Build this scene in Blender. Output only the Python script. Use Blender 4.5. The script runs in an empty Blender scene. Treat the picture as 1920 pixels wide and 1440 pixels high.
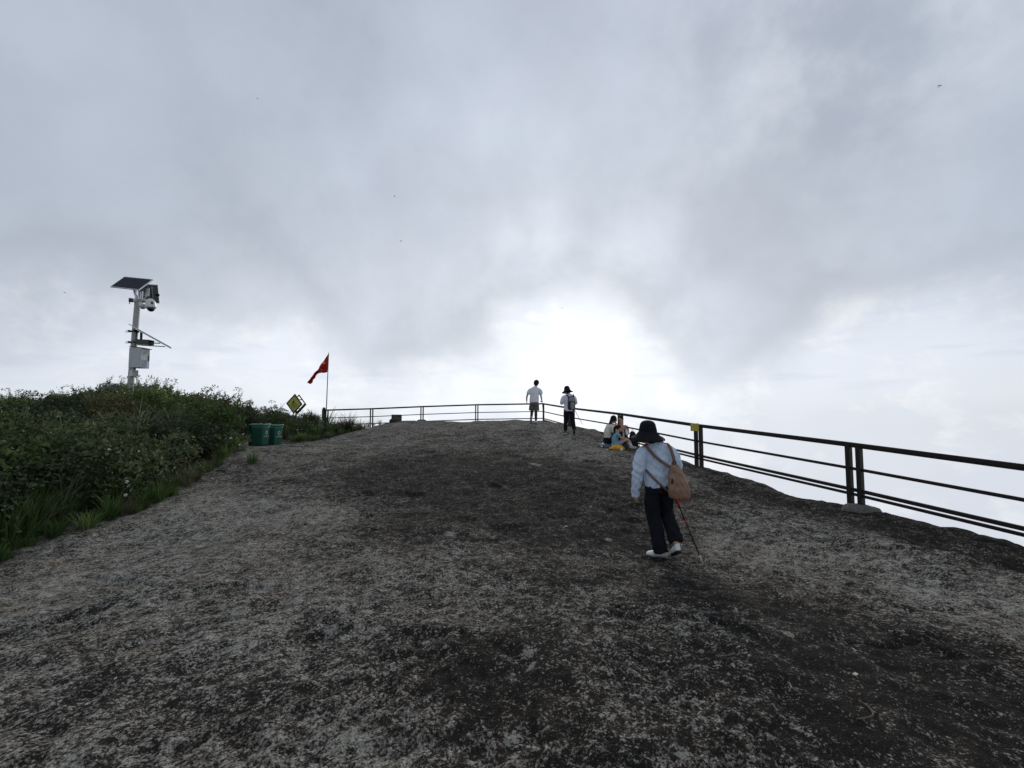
import bpy, bmesh, math, random
import numpy as np
from mathutils import Vector, Matrix, Quaternion

sc = bpy.context.scene
C = sc.collection
R = math.radians
random.seed(11)

# ------------------------------------------------------------------ camera
CAM_Z = 1.65
PITCH = R(3.52)
FPX = 830.0                      # focal length in pixels of the 1920 px frame
cam = bpy.data.cameras.new('camera')
cam.sensor_width = 36.0
cam.lens = FPX / 1920.0 * 36.0
cam.clip_start = 0.05
cam.clip_end = 5000
camo = bpy.data.objects.new('camera', cam)
camo.location = (0, 0, CAM_Z)
camo.rotation_euler = (R(90) + PITCH, 0, 0)
C.objects.link(camo)
sc.camera = camo


def ray(px, py):
    x, y = (px - 960) / FPX, -(py - 720) / FPX
    c, s = math.cos(PITCH), math.sin(PITCH)
    return Vector((x, c - y * s, s + y * c))


def P(px, py, Y):
    """world point on the sight line of a photo pixel at depth Y"""
    r = ray(px, py)
    k = Y / r.y
    return Vector((r.x * k, Y, CAM_Z + r.z * k))


# ------------------------------------------------------------------ sky and light
SUN_AZ, SUN_EL = R(8.2), R(23)
w = bpy.data.worlds.new('World')
sc.world = w
w.use_nodes = True
nt = w.node_tree
nt.nodes.clear()


class NT:
    """small helper that writes node maths as calls"""
    def __init__(self, tree):
        self.t = tree

    def n(self, kind, **kw):
        nd = self.t.nodes.new(kind)
        for k, v in kw.items():
            setattr(nd, k, v)
        return nd

    def put(self, sock, v):
        if isinstance(v, bpy.types.NodeSocket):
            self.t.links.new(v, sock)
        else:
            sock.default_value = v

    def m(self, op, a, b=0.0, c=0.0, clamp=False):
        nd = self.n('ShaderNodeMath', operation=op, use_clamp=clamp)
        self.put(nd.inputs[0], a)
        self.put(nd.inputs[1], b)
        self.put(nd.inputs[2], c)
        return nd.outputs[0]

    def add(self, *a):
        r = a[0]
        for b in a[1:]:
            r = self.m('ADD', r, b)
        return r

    def mul(self, a, b):
        return self.m('MULTIPLY', a, b)

    def step(self, x, lo, hi, a=0.0, b=1.0):
        nd = self.n('ShaderNodeMapRange', interpolation_type='SMOOTHSTEP')
        self.put(nd.inputs[0], x)
        for i, v in enumerate((lo, hi, a, b)):
            self.put(nd.inputs[1 + i], v)
        return nd.outputs[0]

    def mix(self, f, a, b, blend='MIX'):
        nd = self.n('ShaderNodeMix', data_type='RGBA', blend_type=blend)
        self.put(nd.inputs[0], f)
        for s, v in ((nd.inputs[6], a), (nd.inputs[7], b)):
            if not isinstance(v, bpy.types.NodeSocket) and len(v) == 3:
                v = (*v, 1)
            self.put(s, v)
        return nd.outputs[2]

    def noise(self, vec, scale, detail=4, rough=.5, dist=0.0):
        nd = self.n('ShaderNodeTexNoise')
        if vec is not None:
            self.put(nd.inputs['Vector'], vec)
        nd.inputs['Scale'].default_value = scale
        nd.inputs['Detail'].default_value = detail
        nd.inputs['Roughness'].default_value = rough
        nd.inputs['Distortion'].default_value = dist
        return nd.outputs[0]

    def voro(self, vec, scale, feature='F1', rnd=1.0):
        nd = self.n('ShaderNodeTexVoronoi', feature=feature)
        if vec is not None:
            self.put(nd.inputs['Vector'], vec)
        nd.inputs['Scale'].default_value = scale
        nd.inputs['Randomness'].default_value = rnd
        return nd

    def vscale(self, vec, s):
        nd = self.n('ShaderNodeVectorMath', operation='MULTIPLY')
        self.put(nd.inputs[0], vec)
        nd.inputs[1].default_value = s
        return nd.outputs[0]

    def ramp(self, f, stops):
        nd = self.n('ShaderNodeValToRGB')
        self.put(nd.inputs[0], f)
        e = nd.color_ramp.elements
        while len(e) < len(stops):
            e.new(.5)
        for i, (p, c) in enumerate(stops):
            e[i].position = p
            e[i].color = (*c, 1)
        return nd.outputs[0]


def build_sky():
    T = NT(nt)
    out = T.n('ShaderNodeOutputWorld')
    bg = T.n('ShaderNodeBackground')
    bg.inputs[1].default_value = 0.1
    sky = T.n('ShaderNodeTexSky', sky_type='NISHITA', sun_disc=False)
    sky.sun_elevation = SUN_EL
    sky.sun_rotation = SUN_AZ
    sky.altitude = 1200
    sky.air_density = 1.0
    sky.dust_density = 3.0
    tc = T.n('ShaderNodeTexCoord')
    d = tc.outputs['Generated']
    nv = T.n('ShaderNodeVectorMath', operation='NORMALIZE')
    T.put(nv.inputs[0], d)
    d = nv.outputs[0]
    sp = T.n('ShaderNodeSeparateXYZ')
    T.put(sp.inputs[0], d)
    x, y, z = sp.outputs
    wn = T.n('ShaderNodeTexNoise')
    T.put(wn.inputs['Vector'], d)
    wn.inputs['Scale'].default_value = 7.0
    wn.inputs['Detail'].default_value = 5
    wo = T.n('ShaderNodeVectorMath', operation='SUBTRACT')
    T.put(wo.inputs[0], wn.outputs['Color'])
    wo.inputs[1].default_value = (.5, .5, .5)
    ws = T.n('ShaderNodeVectorMath', operation='SCALE')
    T.put(ws.inputs[0], wo.outputs[0])
    ws.inputs['Scale'].default_value = .22
    wd = T.n('ShaderNodeVectorMath', operation='ADD')
    T.put(wd.inputs[0], d)
    T.put(wd.inputs[1], ws.outputs[0])
    wd2 = T.n('ShaderNodeVectorMath', operation='NORMALIZE')
    T.put(wd2.inputs[0], wd.outputs[0])
    dw = wd2.outputs[0]

    def lobe(px, py, k):
        r = ray(px, py).normalized()
        nd = T.n('ShaderNodeVectorMath', operation='DOT_PRODUCT')
        T.put(nd.inputs[0], dw)
        nd.inputs[1].default_value = r
        return T.m('EXPONENT', T.mul(T.m('SUBTRACT', nd.outputs['Value'], 1.0), k))

    n1 = T.noise(d, 2.6, 4, .48, 0)
    n2 = T.noise(d, 5.5, 6, .56, .08)
    n3 = T.noise(d, 1.5, 3, .5, 0)
    n4 = T.noise(T.vscale(d, (3.0, 3.0, 22.0)), 1.3, 6, .6, .3)     # flat stratus streaks
    big = T.add(T.mul(T.m('SUBTRACT', n2, .5), .34), T.mul(T.m('SUBTRACT', n1, .5), .16))
    # where the dark deck hangs lower or opens
    q = T.add(z, big,
              T.mul(lobe(800, 580, 60), .11), T.mul(lobe(690, 570, 160), .03), T.mul(lobe(1290, 590, 150), .06),
              T.mul(lobe(1400, 540, 60), .05),
              T.mul(lobe(960, 600, 300), -.05), T.mul(lobe(1075, 585, 140), -.075), T.mul(lobe(1180, 640, 300), -.05),
              T.mul(lobe(520, 590, 80), -.09), T.mul(lobe(1760, 590, 60), -.06), T.mul(lobe(100, 560, 60), -.03))
    f = T.step(q, .055, .235)
    # lower bright layer
    low = T.ramp(z, [(0.0, (.69, .735, .815)), (.03, (.73, .775, .85)), (.10, (.71, .76, .85)), (.2, (.65, .705, .80)),
                     (.45, (.58, .64, .75))])
    low = T.mix(T.mul(T.step(n4, .48, .68, 0, .75), T.step(z, .015, .085)), low, (.57, .645, .765))
    low = T.mix(T.step(T.noise(T.vscale(d, (1, 1, 1.8)), 8, 7, .62, .3), .48, .68, 0, .60), low, (.88, .895, .93))
    # dark deck
    deck = T.ramp(z, [(0.05, (.535, .59, .68)), (.2, (.51, .565, .65)), (.36, (.51, .565, .655)), (.55, (.50, .56, .66)),
                      (.72, (.47, .525, .63)), (1.0, (.44, .49, .59))])
    deck = T.mix(T.step(n3, .36, .66, 0, .7), deck, (.52, .58, .69), 'MIX')
    tone = T.add(.955, T.mul(T.m('SUBTRACT', n1, .5), .26), T.mul(T.m('SUBTRACT', n2, .5), .24))
    edge = T.add(T.step(q, .12, .34, .90, 1.0), T.mul(lobe(1420, 400, 22), -.10), T.mul(lobe(380, 380, 22), -.06), T.mul(lobe(760, 580, 70), -.08))                               # the thick hanging base is greyer
    deck = T.mix(1.0, deck, T.mul(tone, edge), 'MULTIPLY')
    col = T.mix(f, low, deck)
    # veiled sun behind the gap, and a thin place high on the right
    glow = T.add(T.mul(lobe(1085, 620, 50), .20), T.mul(lobe(1210, 690, 60), .10), T.mul(lobe(900, 690, 40), .08), T.mul(lobe(540, 630, 45), .12), T.mul(lobe(1640, 610, 60), .06), T.mul(lobe(1010, 640, 14), .12), T.mul(lobe(1060, 560, 5), .06))
    thin = T.mul(T.mul(lobe(1575, 50, 55), T.step(n2, .35, .7)), .22)
    g = T.add(T.mul(glow, T.step(n2, .25, .7, .70, 1.15)), thin)
    gc = T.n('ShaderNodeVectorMath', operation='SCALE')
    gc.inputs[0].default_value = (1.0, .99, .95)
    T.put(gc.inputs['Scale'], g)
    col = T.mix(1.0, col, gc.outputs[0], 'ADD')
    # clouds over the clear sky; thin enough in places to let a little blue through
    k = T.n('ShaderNodeVectorMath', operation='SCALE')
    T.put(k.inputs[0], col)
    k.inputs['Scale'].default_value = 10.0
    cover = T.step(n2, .2, .5, .88, .97)
    skyc = T.mix(1.0, sky.outputs[0], (8, 8, 8), 'DARKEN')
    col = T.mix(cover, skyc, k.outputs[0])
    T.put(bg.inputs[0], col)
    T.put(out.inputs[0], bg.outputs[0])


build_sky()
sun = bpy.data.lights.new('sun', 'SUN')
sun.energy = 1.5
sun.angle = R(14)
sun.color = (1.0, .965, .91)
suno = bpy.data.objects.new('sun', sun)
C.objects.link(suno)
sd = Vector((math.sin(SUN_AZ) * math.cos(SUN_EL), math.cos(SUN_AZ) * math.cos(SUN_EL), math.sin(SUN_EL)))
suno.rotation_euler = (-sd).to_track_quat('-Z', 'Y').to_euler()
suno.location = sd * 60

sc.view_settings.view_transform = 'Standard'
sc.view_settings.look = 'None'
sc.view_settings.exposure = 0.0
sc.view_settings.gamma = 1.0
sc.view_settings.use_curve_mapping = False
sc.render.engine = 'CYCLES'
sc.cycles.use_denoising = True
sc.cycles.max_bounces = 6
sc.cycles.diffuse_bounces = 3
sc.cycles.transparent_max_bounces = 8

# ------------------------------------------------------------------ helpers
def link(o, parent=None):
    C.objects.link(o)
    if parent is not None:
        o.parent = parent
    return o


def mesh_obj(name, verts, faces, mat, parent=None, smooth=True, mats=None, midx=None):
    me = bpy.data.meshes.new(name)
    me.from_pydata([tuple(v) for v in verts], [], faces)
    for m_ in (mats or [mat]):
        me.materials.append(m_)
    if midx is not None:
        me.polygons.foreach_set('material_index', midx)
    if smooth:
        me.polygons.foreach_set('use_smooth', [True] * len(me.polygons))
    me.update()
    return link(bpy.data.objects.new(name, me), parent)


def tag(o, label, cat, group=None):
    o['label'] = label
    o['category'] = cat
    if group:
        o['group'] = group
    return o


def struct(o):
    o['kind'] = 'structure'
    return o


def thing(name, label, cat, loc=(0, 0, 0), rotz=0.0, group=None):
    o = bpy.data.objects.new(name, None)
    o.empty_display_size = .2
    o.location = loc
    o.rotation_euler = (0, 0, rotz)
    C.objects.link(o)
    return tag(o, label, cat, group)


def copy_tree(o, parent=None):
    c = o.copy()
    C.objects.link(c)
    c.parent = parent
    for ch in list(o.children):
        copy_tree(ch, c)
    return c


class Geo:
    """collects vertices and faces"""
    def __init__(self):
        self.v, self.f = [], []

    def addm(self, v, f):
        b = len(self.v)
        self.v += [Vector(q) for q in v]
        self.f += [tuple(i + b for i in q) for q in f]
        return self

    def box(self, c, s, rot=None, bev=0.0):
        """box centred at c, full sizes s, chamfered along its edges when bev > 0"""
        bm = bmesh.new()
        bmesh.ops.create_cube(bm, size=1.0)
        for v in bm.verts:
            v.co = Vector((v.co.x * s[0], v.co.y * s[1], v.co.z * s[2]))
        if bev > 0:
            bmesh.ops.bevel(bm, geom=bm.edges[:], offset=bev, segments=2, profile=.6, affect='EDGES')
        M = rot if rot is not None else Matrix.Identity(3)
        c = Vector(c)
        bm.verts.index_update()
        vs = [M @ v.co + c for v in bm.verts]
        fs = [tuple(v.index for v in f.verts) for f in bm.faces]
        bm.free()
        return self.addm(vs, fs)

    def bar(self, a, b, w, h, up=(0, 0, 1), bev=.004):
        """rectangular tube from a to b, width w sideways, height h along up"""
        a, b = Vector(a), Vector(b)
        t = (b - a)
        L = t.length
        t.normalize()
        u = Vector(up)
        s = t.cross(u)
        if s.length < 1e-4:
            s = t.cross(Vector((0, 1, 0)))
        s.normalize()
        u = s.cross(t).normalized()
        M = Matrix((t, s, u)).transposed()
        return self.box((a + b) / 2, (L, w, h), M, min(bev, w * .3, h * .3))

    def tube(self, pts, rad, n=12, side=(1, 0, 0), sub=0, cap=True):
        pts = [Vector(p) for p in pts]
        rad = [r if isinstance(r, (tuple, list)) else (r, r) for r in rad]
        if sub:
            pts, rad = spline(pts, rad, sub)
        side = Vector(side)
        vs, fs = [], []
        N = len(pts)
        for i in range(N):
            t = (pts[min(i + 1, N - 1)] - pts[max(i - 1, 0)]).normalized()
            a = side - t * side.dot(t)
            if a.length < 1e-3:
                a = Vector((0, 1, 0)) - t * t.y
                if a.length < 1e-3:
                    a = Vector((0, 0, 1)) - t * t.z
            a.normalize()
            b = t.cross(a)
            for k in range(n):
                th = 2 * math.pi * k / n
                vs.append(pts[i] + a * (rad[i][0] * math.cos(th)) + b * (rad[i][1] * math.sin(th)))
        for i in range(N - 1):
            for k in range(n):
                k2 = (k + 1) % n
                fs.append((i * n + k, i * n + k2, (i + 1) * n + k2, (i + 1) * n + k))
        if cap:
            fs.append(tuple(range(n))[::-1])
            fs.append(tuple((N - 1) * n + k for k in range(n)))
        return self.addm(vs, fs)

    def ball(self, c, r, rot=None, nu=14, nv=9):
        if not isinstance(r, (tuple, list)):
            r = (r, r, r)
        c = Vector(c)
        M = rot if rot is not None else Matrix.Identity(3)
        vs = [c + M @ Vector((0, 0, -r[2]))]
        for j in range(1, nv):
            ph = -math.pi / 2 + math.pi * j / nv
            for k in range(nu):
                th = 2 * math.pi * k / nu
                vs.append(c + M @ Vector((r[0] * math.cos(ph) * math.cos(th), r[1] * math.cos(ph) * math.sin(th), r[2] * math.sin(ph))))
        vs.append(c + M @ Vector((0, 0, r[2])))
        fs = [(0, 1 + (k + 1) % nu, 1 + k) for k in range(nu)]
        for j in range(nv - 2):
            for k in range(nu):
                a = 1 + j * nu
                k2 = (k + 1) % nu
                fs.append((a + k, a + k2, a + nu + k2, a + nu + k))
        a = 1 + (nv - 2) * nu
        fs += [(a + k, a + (k + 1) % nu, len(vs) - 1) for k in range(nu)]
        return self.addm(vs, fs)

    def lathe(self, prof, n=28, M=None, c=(0, 0, 0), closed=True):
        M = M if M is not None else Matrix.Identity(3)
        c = Vector(c)
        vs, fs = [], []
        for r, z in prof:
            for k in range(n):
                th = 2 * math.pi * k / n
                vs.append(c + M @ Vector((r * math.cos(th), r * math.sin(th), z)))
        for i in range(len(prof) - 1):
            for k in range(n):
                k2 = (k + 1) % n
                fs.append((i * n + k, i * n + k2, (i + 1) * n + k2, (i + 1) * n + k))
        if closed:
            fs.append(tuple(range(n))[::-1])
            fs.append(tuple((len(prof) - 1) * n + k for k in range(n)))
        return self.addm(vs, fs)

    def ribbon(self, pts, width, thick, normal, sub=4):
        """flat strap along pts; normal = facing direction"""
        pts = [Vector(p) for p in pts]
        if sub:
            pts, _ = spline(pts, [(1, 1)] * len(pts), sub)
        nrm = Vector(normal)
        N = len(pts)
        vs, fs = [], []
        for i in range(N):
            t = (pts[min(i + 1, N - 1)] - pts[max(i - 1, 0)]).normalized()
            s = t.cross(nrm).normalized()
            u = s.cross(t).normalized()
            for a, b in ((-1, -1), (1, -1), (1, 1), (-1, 1)):
                vs.append(pts[i] + s * (a * width / 2) + u * (b * thick / 2))
        for i in range(N - 1):
            for k in range(4):
                k2 = (k + 1) % 4
                fs.append((i * 4 + k, i * 4 + k2, (i + 1) * 4 + k2, (i + 1) * 4 + k))
        fs += [(3, 2, 1, 0), tuple((N - 1) * 4 + k for k in range(4))]
        return self.addm(vs, fs)

    def build(self, name, mat, parent=None, smooth=False):
        return mesh_obj(name, self.v, self.f, mat, parent, smooth)

    def blend(self, name, mat, voxel, parent=None, it=4, folds=0.0, fscale=8.0, fstretch=(1, 1, .45), seed=0):
        """fuse everything into one continuous skin (voxel remesh + smoothing), with cloth folds"""
        me = bpy.data.meshes.new('tmp')
        me.from_pydata([tuple(q) for q in self.v], [], self.f)
        o = bpy.data.objects.new('tmp', me)
        C.objects.link(o)
        md = o.modifiers.new('r', 'REMESH')
        md.mode = 'VOXEL'
        md.voxel_size = voxel
        ms = o.modifiers.new('s', 'SMOOTH')
        ms.factor = .5
        ms.iterations = it
        dg = bpy.context.evaluated_depsgraph_get()
        ev = o.evaluated_get(dg)
        nm = bpy.data.meshes.new_from_object(ev)
        bpy.data.objects.remove(o)
        bpy.data.meshes.remove(me)
        nv = len(nm.vertices)
        if folds > 0 and nv:
            co = np.empty(nv * 3)
            nm.vertices.foreach_get('co', co)
            co = co.reshape(-1, 3)
            no = np.empty(nv * 3)
            nm.vertices.foreach_get('normal', no)
            no = no.reshape(-1, 3)
            st = np.array(fstretch)
            q = co * st * fscale
            # slanted creases: noise on sheared coordinates
            a = perlin(q[:, 0] + q[:, 1] * .7 + q[:, 2] * .8, q[:, 2] - q[:, 1] * .6, 31 + seed)
            b = perlin(q[:, 0] * 2.1 - q[:, 2] * 1.3, q[:, 1] * 2.1 + q[:, 2] * 1.7, 57 + seed)
            dsp = folds * ((1 - 2 * np.abs(a)) * .7 + b * .5)
            co = co + no * dsp[:, None]
            nm.vertices.foreach_set('co', co.ravel())
        nm.materials.clear()
        nm.materials.append(mat)
        nm.polygons.foreach_set('use_smooth', [True] * len(nm.polygons))
        nm.update()
        nm.name = name
        return link(bpy.data.objects.new(name, nm), parent)


def spline(pts, rad, k):
    """Catmull-Rom through points and radii, k pieces per span"""
    op, orr = [], []
    N = len(pts)
    for i in range(N - 1):
        p0, p1, p2, p3 = pts[max(i - 1, 0)], pts[i], pts[i + 1], pts[min(i + 2, N - 1)]
        for j in range(k):
            t = j / k
            op.append(.5 * ((2 * p1) + (p2 - p0) * t + (2 * p0 - 5 * p1 + 4 * p2 - p3) * t * t + (3 * p1 - p0 - 3 * p2 + p3) * t ** 3))
            e = t
            orr.append(tuple(rad[i][c] * (1 - e) + rad[i + 1][c] * e for c in (0, 1)))
    op.append(pts[-1])
    orr.append(tuple(rad[-1]))
    return op, orr


def perlin(x, y, seed=0):
    x = np.asarray(x, float)
    y = np.asarray(y, float)
    xi, yi = np.floor(x).astype(np.int64), np.floor(y).astype(np.int64)
    xf, yf = x - xi, y - yi
    u = xf * xf * xf * (xf * (xf * 6 - 15) + 10)
    v = yf * yf * yf * (yf * (yf * 6 - 15) + 10)

    def g(ix, iy, dx, dy):
        h = (ix * 374761393 + iy * 668265263 + seed * 2147483647) & 0xffffffff
        h = ((h ^ (h >> 13)) * 1274126177) & 0xffffffff
        h = h ^ (h >> 16)
        a = (h & 1023) * (2 * math.pi / 1024)
        return np.cos(a) * dx + np.sin(a) * dy
    n00, n10 = g(xi, yi, xf, yf), g(xi + 1, yi, xf - 1, yf)
    n01, n11 = g(xi, yi + 1, xf, yf - 1), g(xi + 1, yi + 1, xf - 1, yf - 1)
    return ((n00 * (1 - u) + n10 * u) * (1 - v) + (n01 * (1 - u) + n11 * u) * v) * 1.5


def new_mat(name):
    m = bpy.data.materials.new(name)
    m.use_nodes = True
    t = NT(m.node_tree)
    b = m.node_tree.nodes['Principled BSDF']
    return m, t, b


def simple(name, col, rough=.7, metal=0.0, var=.18, scale=25.0, bump=0.0, bscale=120.0, spec=.4, col2=None, lo=.4, hi=.65):
    """painted metal, plastic, cloth...: one colour with uneven tone, wear colour col2 in patches and fine relief"""
    m, t, b = new_mat(name)
    tc = t.n('ShaderNodeTexCoord').outputs['Object']
    n = t.noise(tc, scale, 5, .6, .2)
    c = t.mix(t.step(n, .3, .7), tuple(v * (1 - var) for v in col), tuple(min(1, v * (1 + var)) for v in col))
    if col2:
        c = t.mix(t.step(t.noise(tc, scale * .6, 6, .65, .4), lo, hi), c, col2)
    t.put(b.inputs['Base Color'], c)
    b.inputs['Roughness'].default_value = rough
    b.inputs['Metallic'].default_value = metal
    b.inputs['Specular IOR Level'].default_value = spec
    if bump:
        bp = t.n('ShaderNodeBump')
        bp.inputs['Strength'].default_value = bump
        bp.inputs['Distance'].default_value = .004
        t.put(bp.inputs['Height'], t.noise(tc, bscale, 3, .6))
        t.put(b.inputs['Normal'], bp.outputs[0])
    return m


def rz(a):
    return Matrix.Rotation(a, 3, 'Z')


def rx(a):
    return Matrix.Rotation(a, 3, 'X')


def ry(a):
    return Matrix.Rotation(a, 3, 'Y')

# ------------------------------------------------------------------ terrain shape
# points of the summit read off the photograph as (pixel x, pixel y, depth in metres)
CTRL = [P(*q) for q in [
    (960, 1440, 1.98), (0, 1440, 2.02), (1920, 1440, 2.02), (1240, 1046, 5.3), (900, 1050, 4.95), (600, 1050, 5.0),
    (11, 1057, 5.6), (150, 1003, 6.5), (302, 958, 7.7), (340, 925, 8.6), (400, 882, 10.6), (469, 850, 12.2),
    (490, 837, 15.0), (590, 826, 18.0), (640, 815, 19.2), (697, 804, 21.5), (745, 792, 21.3), (800, 789, 21.0), (893, 791, 21.3),
    (950, 789, 21.2), (1003, 794, 18.6), (1067, 812, 15.4), (1168, 838, 13.6), (1135, 812, 15.6), (1100, 806, 17.2),
    (1020, 792, 22.0), (1308, 869, 10.8), (1600, 942, 7.25), (1915, 1020, 5.25),
    (960, 900, 9.2), (750, 900, 9.4), (960, 830, 14.2), (750, 840, 14.0), (620, 880, 10.6), (1150, 880, 10.0), (1450, 960, 7.2), (1750, 1075, 4.75),
]] + [Vector(q) for q in [
    (0, 0, 0), (-3, -1, -.05), (3, -1, -.05), (0, -6, -.6), (-8, -5, -.5), (8, -5, -.9), (0, -14, -3),
    (-9, 1, -.1), (-14, 4, .1), (-10.5, 9, .35), (-14, 8, .5), (-13.8, 16, 1.35), (-11, 13, .8), (-17, 13, 1.2), (-20, 9, .6), (-10.5, 18, .75),
    (-11, 21, .7), (-15, 21, .9), (-24, 16, .4), (-22, 4, .0), (6.6, 3.4, -.1), (7.8, -1, -.6), (2, 24, .9), (-6, 24.5, .7)]]
CX = np.array([c.x for c in CTRL])
CY = np.array([c.y for c in CTRL])
CZ = np.array([c.z for c in CTRL])


def _U(r2):
    return np.where(r2 > 1e-12, .5 * r2 * np.log(np.maximum(r2, 1e-12)), 0)


def _solve():
    n = len(CX)
    K = _U((CX[:, None] - CX) ** 2 + (CY[:, None] - CY) ** 2) + np.eye(n) * .03
    A = np.zeros((n + 3, n + 3))
    A[:n, :n] = K
    A[:n, n], A[:n, n + 1], A[:n, n + 2] = 1, CX, CY
    A[n, :n], A[n + 1, :n], A[n + 2, :n] = 1, CX, CY
    return np.linalg.solve(A, np.concatenate([CZ, [0, 0, 0]]))


TPS = _solve()
FENCE = [Vector((9.0, -5.6)), Vector((6.5, 3.5)), Vector((5.5, 7.25)), Vector((4.55, 10.85)), Vector((3.59, 14.3)), Vector((2.42, 18.6)), Vector((1.5, 22.0)),
         Vector((-1.75, 22.0)), Vector((-4.45, 21.9)), Vector((-6.9, 21.7)), Vector((-9.1, 21.5)), Vector((-20, 24))]
EDGE = [Vector(q) for q in [(-12, -6), (-9, 0), (-7.4, 3), (-6.75, 4.4), (-6.45, 5.6), (-6.35, 6.5), (-6.1, 7.7), (-6.45, 8.6), (-7.15, 10.6), (-7.3, 12.2),
                            (-7.6, 13.2), (-9.3, 13.7), (-9.4, 16.0), (-8.3, 17.0), (-8.0, 18.0), (-7.4, 19.2), (-6.95, 20.4), (-7.3, 22.0), (-8.5, 30)]]


def pdist(x, y, poly):
    """signed distance to a polyline, positive on its right hand side"""
    best = np.full(np.shape(x), 1e9)
    sgn = np.ones(np.shape(x))
    for a, b in zip(poly[:-1], poly[1:]):
        dx, dy = b.x - a.x, b.y - a.y
        t = np.clip(((x - a.x) * dx + (y - a.y) * dy) / (dx * dx + dy * dy), 0, 1)
        ex, ey = x - (a.x + t * dx), y - (a.y + t * dy)
        dd = np.sqrt(ex * ex + ey * ey)
        s = np.where(ex * dy - ey * dx >= 0, 1.0, -1.0)
        m = dd < best - 1e-9
        best = np.where(m, dd, best)
        sgn = np.where(m, s, sgn)
    return best * sgn


def sstep(x, a, b):
    t = np.clip((x - a) / (b - a), 0, 1)
    return t * t * (3 - 2 * t)


def base_h(x, y):
    x, y = np.asarray(x, float), np.asarray(y, float)
    z = TPS[-3] + TPS[-2] * x + TPS[-1] * y
    for i in range(len(CX)):
        z = z + TPS[i] * _U((x - CX[i]) ** 2 + (y - CY[i]) ** 2)
    z = np.clip(z, -6, 2.4)
    return z


PIT = (-3.72, 3.72)
CRACKS = [[Vector((-2.2, 13.6)), Vector((-.6, 13.0)), Vector((.8, 13.4)), Vector((2.0, 12.6))], [Vector((-5.6, 9.6)), Vector((-4.2, 8.2)), Vector((-2.9, 7.9)), Vector((-1.8, 7.2))],
          [Vector((2.3, 8.2)), Vector((3.4, 7.2)), Vector((3.9, 5.9)), Vector((4.9, 5.0))], [Vector((-4.6, 4.9)), Vector((-3.2, 4.2)), Vector((-2.2, 4.1))], [Vector((.9, 3.6)), Vector((1.8, 3.1)), Vector((3.0, 3.2))]]


def rock_h(x, y, cell=.01):
    """rock height; relief finer than the cell size is left out"""
    x, y = np.asarray(x, float), np.asarray(y, float)
    cell = np.asarray(cell, float)
    z = base_h(x, y)
    wob = perlin(x * .6, y * .6, 3) * .35 + perlin(x * 1.9, y * 1.9, 4) * .12
    fd = pdist(x, y, FENCE)                       # > 0 outside the railing is to the right of its run
    s = fd + wob * .6 - .05
    out = np.maximum(s, 0)
    z = z - (.32 * out + .16 * out ** 2 * np.minimum(1, out))
    # a low broken step inside the railing on the right hand side
    stp = sstep(fd + wob, -1.15, -.80) * (1 - sstep(y, 11.5, 14)) * (x > 0)
    z = z - .085 * stp
    def lay(wl, amp, sd, ridge=False):
        k = np.clip(wl / (cell * 2.6) - .6, 0, 1)
        n = perlin(x / wl + sd * 1.7, y / wl - sd * 2.3, sd)
        if ridge:
            n = 1 - 2.2 * np.abs(n)
        return amp * k * n
    z = z - .035
    z = z + lay(3.1, .055, 11) + lay(1.25, .035, 12) + lay(.55, .022, 13) + lay(.31, .017, 14, True)
    pat = .55 + .45 * np.clip(perlin(x * .8, y * .8, 21) * 1.6 + .3, 0, 1)
    z = z + pat * (lay(.16, .0185, 15) + lay(.085, .0125, 16) + lay(.05, .0100, 17, True) + lay(.027, .0080, 18) + lay(.015, .0050, 19))
    # flat exfoliation scallops
    sc_ = perlin(x * .42 + 3, y * .42, 23) + .35 * perlin(x * 1.7, y * 1.7, 24)
    z = z + .030 * (sstep(sc_, .06, .20) + .8 * sstep(sc_, -.34, -.20))
    # hollow on the left
    u = ((x - PIT[0]) * .8 + (y - PIT[1]) * .6) / .36
    v = (-(x - PIT[0]) * .6 + (y - PIT[1]) * .8) / .15
    z = z - .13 * np.exp(-(u * u + v * v) ** 2)
    # weathered cracks
    for line in CRACKS:
        dd = np.abs(pdist(x, y, line) + perlin(x * 2.3, y * 2.3, 81) * .10 + perlin(x * 9, y * 9, 82) * .03)
        k = np.clip(.10 / (cell * 2) - .4, 0, 1)
        z = z - .05 * k * np.exp(-(dd / .045) ** 2) * np.clip(.55 + perlin(x * 1.1, y * 1.1, 83) * 1.2, 0, 1) + .022 * np.exp(-(np.maximum(dd - .05, 0) / .16) ** 2) * (perlin(x * .9, y * .9, 84) > 0)
    return z


def soil_h(x, y, cell=.05):
    x, y = np.asarray(x, float), np.asarray(y, float)
    e = -pdist(x, y, EDGE) + perlin(x * 1.3, y * 1.3, 41) * .22
    return base_h(x, y) - .10 + .16 * sstep(e, -.25, .5) + .05 * perlin(x * 2, y * 2, 42) * sstep(e, 0, .5) - 1.2 * sstep(-e, .3, 1.2)


def H(x, y):
    return float(rock_h(np.array([x]), np.array([y]), np.array([.012]))[0])


def S(x, y):
    return max(float(soil_h(np.array([x]), np.array([y]))[0]), H(x, y))


def G(px, py):
    """where the sight line of a photo pixel meets the rock"""
    r = ray(px, py)
    t = np.concatenate([np.linspace(.8, 26, 900)])
    xs, ys, zs = r.x / r.y * t, t, CAM_Z + r.z / r.y * t
    g = rock_h(xs, ys, np.full_like(xs, .05))
    i = int(np.argmax(zs < g)) if np.any(zs < g) else len(t) - 1
    return Vector((xs[i], ys[i], float(g[i])))


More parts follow.
